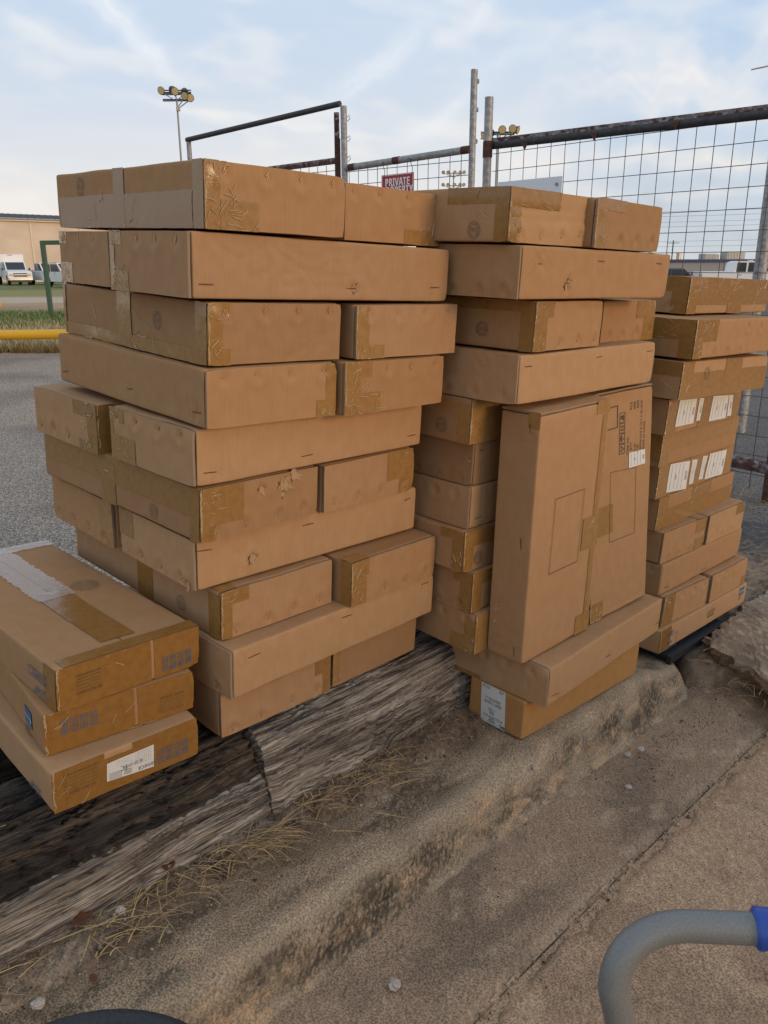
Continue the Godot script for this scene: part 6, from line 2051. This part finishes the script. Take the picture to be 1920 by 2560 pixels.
	carton("bottom right brown box of the left pile on the grey timber", "boxes stacked on the timbers in the tall left pile", Vector3(-0.1228,0.3407,-1.9820), Vector3(-0.8358,-0.0004,0.0008), Vector3(0.3528,0.1283,0.7474), "SR", [
		["tp","R",0,0.012,0.029,0.108], ["wr","R",0.012,0.03,.02,5]])
	carton("top monitor box of three at far left, white tape peeling along its lid", "monitor boxes stacked on the far left", Vector3(-0.6595,0.5591,-1.4515), Vector3(-0.8136,-0.0153,-0.0131), Vector3(0.3426,0.0999,0.8057), "M", [
		["tp","R",0,0,0.217,0.1], ["tp","R",0.224,0,0.343,0.1], ["tp","L",0,0,0.052,0.1], ["tp","T",0.018,0,0.343,0.039], ["tp","T",0.13,0.06,0.212,0.42], ["pf","T",0.122,0.36,0.218,0.806], ["pf","T",0,0.755,0.342,0.806], ["sl","T",[0.171,0.01,0.171,0.8]], ["sm","T",0.26,0.397,.035], ["tx","L",0.070,0.0565,180,0.0115,"blue","Front"], ["bx","L",0.040,0.047,0.101,0.067], ["bx","L",0.105,0.047,0.127,0.067], ["tx","L",0.076,0.0205,180,0.0175,"ink","23.8\""], ["pic","R",0.282,0.03,.082,.039,1], ["blk","R",0.071,0.052,.055,.045,180], ["wr","R",0.116,0.086,.04,3]])
	carton("middle monitor box of three at far left, blue handling icons at its left end", "monitor boxes stacked on the far left", Vector3(-0.6901,0.4582,-1.4440), Vector3(-0.7096,-0.0120,0.0021), Vector3(0.3415,0.1000,0.8057), "M", [
		["tp","R",0,0,0.197,0.1], ["tp","R",0.204,0,0.341,0.1], ["pic","R",0.074,0.057,.083,.038,0], ["blk","R",0.285,0.034,.06,.04,0], ["lb","L",0.098,0.046,.05,.04], ["blk","L",0.114,0.001,.035,.03,180], ["wr","R",0.02,0.086,.04,5], ["wr","R",0.187,0.004,.06,4]])
	carton("bottom monitor box of three at far left, white printed label on its front", "monitor boxes stacked on the far left", Vector3(-0.6584,0.3576,-1.3890), Vector3(-0.7791,-0.0071,0.0016), Vector3(0.3414,0.1003,0.8057), "M", [
		["tp","R",0,0,0.115,0.1], ["tp","R",0.18,0,0.341,0.1], ["tp","R",0.029,0,0.224,0.083], ["pic","R",0.276,0.036,.081,.04,1], ["q","R",[0.119,0.071,0.229,0.074,0.227,0.017,0.117,0.027]], ["blk","R",0.063,0.06,.07,.05,180], ["tx","L",0.093,0.015,180,.019,"ink","23.8\""], ["wr","R",0.044,0.023,.07,2]])
	carton("taped brown box with round seal, top left of middle pile before the white sign", "boxes stacked on top of the middle pile", Vector3(0.2663,1.5417,-2.0241), Vector3(-0.7796,0.0099,-0.0023), Vector3(0.3531,0.1295,0.7474), "SR", [
		["tp","L",0,0.089,0.198,0.13], ["tp","L",0,0,0.041,0.13], ["sm","L",0.104,0.028,.021], ["tp","R",0,0,0.048,0.13], ["tp","R",0,0.084,0.21,0.13], ["st","R",0.046,0.016], ["st","R",0.136,0.018], ["st","R",0.228,0.022], ["st","R",0.31,0.026], ["wr","R",0.088,0.107,.07,10], ["wr","R",0.017,0.047,.03,8], ["wr","R",0.022,0.01,.02,5], ["wr","L",0.113,0.103,.07,6], ["cr","R",[0.015,0.069,0.162,0.07,0.349,0.077]]])
	carton("short brown box at the top right of the middle pile against the mesh gate", "boxes stacked on top of the middle pile", Vector3(0.5224,1.5430,-2.2334), Vector3(-0.7834,0.0062,-0.0014), Vector3(0.3532,0.1293,0.7474), "SR", [
		["tp","R",0,0,0.052,0.129], ["tp","R",0,0.097,0.147,0.129], ["st","R",0.131,0.022], ["st","R",0.222,0.024], ["st","R",0.311,0.028], ["wr","R",0.039,0.018,.03,8], ["wr","R",0.026,0.111,.03,4]])
	carton("long brown box with a small tear in its face, second layer of the middle pile", "boxes stacked on top of the middle pile", Vector3(0.3010,1.4101,-2.0162), Vector3(-0.7783,0.0079,-0.0022), Vector3(0.7474,0.1303,0.3532), "LL", [
		["st","L",0.216,0.014], ["st","L",0.125,0.016], ["st","L",0.045,0.02], ["sl","R",[0.064,0.087,0.096,0.086]], ["sl","R",[0.344,0.099,0.377,0.098]], ["sl","R",[0.661,0.101,0.696,0.1]], ["tr","R",0.207,0.031,.014], ["tr","R",0.219,0.046,.008], ["cr","R",[0.035,0.063,0.066,0.083,0.117,0.108]], ["cr","R",[0.115,0.08,0.098,0.095,0.059,0.125]], ["cr","R",[0.187,0.017,0.23,0.05]]])
	carton("brown box with round seal and taped corner, third layer of the middle pile", "boxes stacked on top of the middle pile", Vector3(0.3629,1.2768,-2.0934), Vector3(-0.8358,0.0063,-0.0015), Vector3(0.3533,0.1304,0.7474), "SR", [
		["tp","L",0,0.1,0.253,0.13], ["tp","L",0,0,0.041,0.13], ["sm","L",0.16,0.048,.020], ["tp","R",0,0,0.062,0.13], ["tp","R",0,0.087,0.092,0.13], ["st","R",0.134,0.018], ["st","R",0.228,0.021], ["st","R",0.325,0.02], ["wr","R",0.04,0.109,.03,5], ["wr","R",0.029,0.014,.03,6], ["cr","R",[0.23,0.119,0.285,0.118,0.35,0.122]]])
	carton("brown box with tape at its right end, third layer of the middle pile", "boxes stacked on top of the middle pile", Vector3(0.6345,1.2744,-2.4864), Vector3(-0.8274,0.0042,-0.0024), Vector3(0.3532,0.1299,0.7474), "SR", [
		["tp","R",0.278,0,0.353,0.13], ["tp","R",0.22,0.073,0.353,0.13], ["st","R",0.055,0.02], ["st","R",0.139,0.022], ["st","R",0.235,0.028], ["st","R",0.325,0.025]])
	carton("long brown box lying across the tops of the two standing boxes", "boxes stacked on top of the middle pile", Vector3(0.3271,1.1428,-2.0597), Vector3(-0.8051,0.0122,-0.0027), Vector3(0.7475,0.1306,0.3532), "LL", [
		["st","L",0.231,0.019], ["st","L",0.138,0.02], ["st","L",0.044,0.02], ["sl","R",[0.029,0.098,0.062,0.098]], ["sl","R",[0.383,0.1,0.414,0.102]], ["sl","R",[0.688,0.1,0.725,0.102]], ["cr","L",[0.059,0.131,0.061,0.014]], ["cr","L",[0.144,0.123,0.106,0.094]], ["cr","R",[0.67,0.124,0.682,0.003]]])
	carton("top box of the narrow column, round seal on its side, twisted tape at its edge", "narrow column of boxes between the left and middle piles", Vector3(0.2246,1.0151,-2.1514), Vector3(-0.7997,0.0006,-0.0003), Vector3(0.7474,0.1287,0.3532), "LL", [
		["sm","L",0.102,0.041,.021], ["tp","L",0,0.095,0.121,0.11], ["tp","L",0,0,0.044,0.109], ["tp","R",0,0,0.142,0.129], ["wr","R",0.011,0.05,.03,5]])
	carton("second box of the narrow column, three staple pairs low on its end, split corner", "narrow column of boxes between the left and middle piles", Vector3(0.2427,0.8879,-2.1808), Vector3(-0.7956,0.0015,-0.0016), Vector3(0.7474,0.1289,0.3532), "LL", [
		["st","L",0.211,0.012], ["st","L",0.125,0.012], ["st","L",0.045,0.018], ["sl","R",[0.026,0.102,0.057,0.101]], ["cr","R",[0.047,0.119,0.051,0.02]], ["tr","L",0.008,0.075,.008]])
	carton("third box of the narrow column, staples along the top of its plain end", "narrow column of boxes between the left and middle piles", Vector3(0.2408,0.7606,-2.1739), Vector3(-0.7927,0.0016,-0.0021), Vector3(0.7474,0.1292,0.3532), "LL", [
		["st","L",0.129,0.094], ["st","L",0.053,0.098], ["sl","R",[0.029,0.028,0.061,0.029]], ["cr","R",[0.073,0.11,0.077,0.017]]])
	carton("fourth box of the narrow column, taped corner and round seal in shadow", "narrow column of boxes between the left and middle piles", Vector3(0.2323,0.6338,-2.1501), Vector3(-0.7906,0.0016,-0.0013), Vector3(0.3532,0.1287,0.7474), "SR", [
		["tp","L",0,0,0.043,0.129], ["tp","L",0,0.097,0.089,0.129], ["st","L",0.043,0.021], ["tp","R",0,0,0.046,0.129], ["tp","R",0,0.077,0.143,0.129], ["sm","R",0.069,0.036,.020], ["wr","L",0.02,0.043,.03,6], ["wr","L",0.008,0.119,.02,4]])
	carton("fifth box of the narrow column, taped down its corner below the box with seal", "narrow column of boxes between the left and middle piles", Vector3(0.2652,0.5070,-2.1545), Vector3(-0.7893,0.0016,-0.0019), Vector3(0.7474,0.1290,0.3532), "LL", [
		["st","L",0.13,0.012], ["st","L",0.046,0.017], ["tp","L",0,0,0.044,0.112], ["tp","L",0,0.091,0.071,0.129], ["tp","R",0,0,0.046,0.129], ["tp","R",0,0.087,0.123,0.129], ["wr","L",0.016,0.017,.03,6]])
	carton("lowest box of the narrow column, resting on the edge of the long base box", "narrow column of boxes between the left and middle piles", Vector3(0.2835,0.3805,-2.1423), Vector3(-0.7887,0.0019,-0.0016), Vector3(0.7474,0.1287,0.3532), "LL", [
		["st","L",0.125,0.101], ["st","L",0.035,0.11], ["tp","L",0,0,0.093,0.051], ["tp","L",0,0,0.041,0.108], ["tp","R",0,0,0.143,0.129], ["wr","L",0.011,0.026,.03,8]])
	carton("tall brown box standing on end with only a thin printed rectangle", "long boxes standing on end in the middle pile", Vector3(0.4208,0.3799,-2.0918), Vector3(-0.7937,0.0351,-0.0038), Vector3(0.3534,0.7462,0.1296), "UT", [
		["tp","L",0,0.7,0.039,0.746], ["sl","L",[0.034,0.716,0.03,0.686]], ["sl","L",[0.035,0.385,0.031,0.353]], ["sl","L",[0.033,0.048,0.029,0.019]], ["cr","L",[0.123,0.667,0.075,0.673,0.036,0.673]], ["cr","L",[0.115,0.041,0.053,0.048]], ["tp","R",0.281,0.703,0.353,0.746], ["tp","R",.316,.0,.342,.70], ["tp","R",0.273,0,0.353,0.064], ["ln","R",[0.1,0.487,0.251,0.487,0.249,0.26,0.098,0.26]], ["tp","R",0.262,0.288,0.353,0.39], ["wr","R",0.293,0.345,.05,5], ["sc","L",0.098,0.146,.02], ["sc","L",0.103,0.107,.015]])
	carton("tall brown box standing on end with printed shipping marks and small white sticker", "long boxes standing on end in the middle pile", Vector3(0.6838,0.3882,-2.3776), Vector3(-0.7634,0.0332,-0.0969), Vector3(0.3532,0.7487,0.1296), "UT", [
		["ln","R",[0.105,0.486,0.258,0.478,0.261,0.252,0.106,0.254]], ["lnb","R",[0.024,0.692,0.138,0.696,0.139,0.627,0.016,0.625]], ["tp","R",0.029,0.285,0.124,0.382], ["tp","R",0,0,0.076,0.063], ["wr","R",0.023,0.015,.04,14], ["q","R",[0.209,0.534,0.31,0.532,0.313,0.483,0.212,0.482]], ["cr","R",[0.023,0.003,0.353,0.007]], ["pv","R",0.168,0.604,.135,.036,0], ["tx","R",0.203,0.56,90,.0105,"ink","ITEM NO."], ["tx","R",0.223,0.554,90,.0105,"ink","QTY."], ["tx","R",0.246,0.548,90,.0105,"ink","G.W."], ["tx","R",0.264,0.542,90,.0105,"ink","N.W."], ["tx","R",0.282,0.616,90,.0096,"ink","MEAS:74.8 X 12.7 X 35.5CM"], ["tx","R",0.301,0.579,90,.0096,"ink","MADE IN CHINA"], ["tx","R",0.219,0.686,90,.0105,"ink","PCS"], ["tx","R",0.239,0.686,90,.0105,"ink","KGS"], ["tx","R",0.259,0.687,90,.0105,"ink","KGS"]])
	carton("long brown box lying flat under the two standing boxes", "boxes under the two standing boxes", Vector3(0.4999,0.2529,-2.0716), Vector3(-0.8317,0.0123,-0.0101), Vector3(0.7478,0.1299,0.3532), "LL", [
		["st","L",0.227,0.089], ["st","L",0.147,0.096], ["st","L",0.058,0.101], ["sl","R",[0.029,0.03,0.07,0.025]], ["sl","R",[0.352,0.04,0.387,0.036]], ["sl","R",[0.712,0.038,0.748,0.037]], ["cr","R",[0.007,0.019,0.062,0.001]], ["cr","L",[0.053,0.08,0.064,0.006]], ["tp","L",0.237,0,0.353,0.014]])
	carton("orange brown carton at the very bottom of the middle pile with large white label", "boxes under the two standing boxes", Vector3(0.4442,0.1208,-2.1027), Vector3(-0.7606,0.0003,-0.0041), Vector3(0.6630,0.1322,0.2128), "Z", [
		["q","L",[0.167,0.129,0.072,0.132,0.063,0.002,0.159,0]]])
	carton("topmost box of the right pile, its tape wrinkled in long white streaks", "boxes in the right pile by the fence", Vector3(1.0380,1.3542,-2.9284), Vector3(-0.7968,-0.0001,0.0004), Vector3(0.7474,0.1308,0.3532), "QL", [
		["tp","L",0,0.077,0.128,0.131], ["tp","L",0,0,0.059,0.131], ["st","L",0.059,0.025], ["tp","R",0,0.032,0.747,0.131], ["tp","R",0.35,0,0.481,0.05], ["tp","R",0,0,0.074,0.131], ["wr","R",0.303,0.094,.10,18], ["wr","R",0.086,0.119,.06,7], ["wr","R",0.665,0.08,.09,12], ["sm","R",0.763,0.019,.02]])
	carton("second box down the right pile, staple pairs and crumpled tape at its corner", "boxes in the right pile by the fence", Vector3(0.9985,1.2184,-2.6964), Vector3(-0.7849,0.0003,-0.0009), Vector3(0.7474,0.1310,0.3532), "QL", [
		["tp","L",0,0.062,0.146,0.131], ["tp","L",0,0,0.051,0.131], ["tp","R",0,0.056,0.172,0.131], ["tp","R",0,0,0.065,0.131], ["st","R",0.427,0.102], ["st","R",0.54,0.097], ["st","R",0.642,0.092], ["st","R",0.048,0.014], ["st","R",0.171,0.018], ["st","R",0.275,0.015], ["st","R",0.372,0.014], ["wr","R",0.07,0.096,.05,12], ["wr","R",0.038,0.018,.03,5], ["wr","L",0.082,0.095,.05,6]])
	carton("third box down the right pile, round seal above a wide tape band", "boxes in the right pile by the fence", Vector3(0.9704,1.0820,-2.6894), Vector3(-0.7903,-0.0156,0.0001), Vector3(0.7473,0.1311,0.3532), "QL", [
		["tp","L",0,0.079,0.1,0.131], ["tp","R",0,0,0.747,0.089], ["tp","R",0.349,0,0.492,0.131], ["tp","R",0,0,0.089,0.131], ["sm","R",0.194,0.083,.022], ["wr","R",0.076,0.037,.04,5], ["wr","L",0.04,0.028,.06,5]])
	carton("box of the right pile with white labels, the upper of two labelled boxes", "boxes in the right pile by the fence", Vector3(0.9645,0.9477,-2.7526), Vector3(-0.8549,-0.0229,0.0007), Vector3(0.7471,0.1293,0.3532), "LL", [
		["tp","R",0,0,0.097,0.129], ["tp","R",0.3,0,0.453,0.129], ["tp","R",0.64,0,0.747,0.105], ["q","R",[0.088,0.12,0.253,0.113,0.258,0.021,0.083,0.024]], ["q","R",[0.282,0.113,0.329,0.11,0.32,0.026,0.282,0.027]], ["q","R",[0.42,0.111,0.593,0.104,0.6,0.011,0.415,0.013]], ["q","R",[0.599,0.104,0.644,0.101,0.663,0.016,0.613,0.016]], ["wr","R",0.011,0.078,.05,9]])
	carton("plain box with tape band, between the two boxes with white labels", "boxes in the right pile by the fence", Vector3(0.9852,0.8158,-2.8212), Vector3(-0.8290,-0.0189,-0.0006), Vector3(0.7471,0.1292,0.3532), "LL", [
		["tp","R",0,0.055,0.747,0.129], ["tp","R",0,0,0.077,0.129], ["tp","L",0,0.024,0.044,0.129], ["wr","R",0,0.102,.03,4]])
	carton("box of the right pile with four white labels, the lower of two labelled boxes", "boxes in the right pile by the fence", Vector3(1.0017,0.6856,-2.8551), Vector3(-0.8355,-0.0192,-0.0000), Vector3(0.7470,0.1290,0.3532), "LL", [
		["tp","R",0,0,0.135,0.129], ["tp","R",0.28,0,0.467,0.129], ["tp","R",0.603,0,0.747,0.129], ["q","R",[0.092,0.124,0.277,0.114,0.281,0,0.092,0.013]], ["q","R",[0.298,0.114,0.35,0.11,0.344,0.014,0.303,0.014]], ["q","R",[0.405,0.117,0.458,0.112,0.442,0.017,0.399,0.02]], ["q","R",[0.479,0.118,0.664,0.113,0.654,0.006,0.465,0.012]], ["wr","R",0,0.111,.04,6]])
	carton("box with a vertical tape strip, just below the lower labelled box of the right pile", "boxes in the right pile by the fence", Vector3(1.0248,0.5568,-2.8759), Vector3(-0.8215,-0.0164,0.0003), Vector3(0.7470,0.1290,0.3532), "LL", [
		["tp","R",0.311,0,0.497,0.129], ["tp","R",0.025,0,0.747,0.073], ["tp","R",0,0,0.09,0.129], ["wr","R",0.286,0.081,.05,4]])
	carton("smaller brown box with folded side flap, left of the pair low in right pile", "boxes in the right pile by the fence", Vector3(1.0608,0.4276,-2.8639), Vector3(-0.7690,0.0006,-0.0010), Vector3(0.3532,0.1298,0.7474), "SR", [
		["tp","R",0.265,0.072,0.353,0.13], ["tp","R",0.27,0,0.353,0.046], ["st","R",0.057,0.015], ["st","R",0.14,0.012], ["st","R",0.239,0.013], ["tp","T",0.285,0,0.353,0.063]])
	carton("smaller brown box nearest the asphalt, right of the pair low in right pile", "boxes in the right pile by the fence", Vector3(1.3322,0.4278,-3.1208), Vector3(-0.7867,0.0045,-0.0002), Vector3(0.3534,0.1295,0.7474), "SR", [
		["tp","R",0.265,0.079,0.353,0.13], ["st","R",0.049,0.017], ["st","R",0.151,0.012], ["st","R",0.243,0.014]])
	carton("long plain brown box between the two pairs of smaller boxes, right pile", "boxes in the right pile by the fence", Vector3(1.0687,0.2985,-2.8550), Vector3(-0.7861,0.0038,0.0004), Vector3(0.7475,0.1296,0.3532), "LL", [
		["sl","R",[0.046,0.026,0.084,0.023]], ["sl","R",[0.371,0.018,0.427,0.016]], ["st","L",0.04,0.106]])
	carton("smaller taped brown box standing on the left end of the flat monitor box", "boxes in the right pile by the fence", Vector3(1.0996,0.1689,-2.8577), Vector3(-0.7391,0.0000,-0.0011), Vector3(0.3532,0.1298,0.7474), "SR", [
		["st","R",0.05,0.098], ["st","R",0.145,0.104], ["st","R",0.237,0.103], ["st","R",0.316,0.107], ["tp","R",0,0,0.085,0.13], ["wr","R",0.021,0.113,.04,8]])
	carton("smaller brown box standing on the right end of the flat monitor box", "boxes in the right pile by the fence", Vector3(1.3858,0.1690,-3.1183), Vector3(-0.7769,0.0031,-0.0009), Vector3(0.3534,0.1296,0.7474), "SR", [
		["st","R",0.055,0.108], ["st","R",0.137,0.115], ["st","R",0.237,0.111], ["tp","R",0.309,0,0.353,0.044]])
	carton("flat monitor box printed 23.8 at the bottom of the right pile on black tray", "boxes in the right pile by the fence", Vector3(1.0921,0.0686,-2.8240), Vector3(-0.7768,0.0033,-0.0009), Vector3(0.8058,0.1005,0.3419), "N", [
		["tx","R",0.078,0.065,0,.021,"ink","23.8\""], ["tx","R",0.09,0.026,0,.011,"ink","Front"], ["bx","R",0.037,0,0.147,0.057], ["lb","R",0.749,0.071,.045,.035], ["blk","R",0.447,0.05,.07,.03,180], ["blk","R",0.737,0.049,.03,.03,0], ["tp","R",0,0,0.089,0.1]])
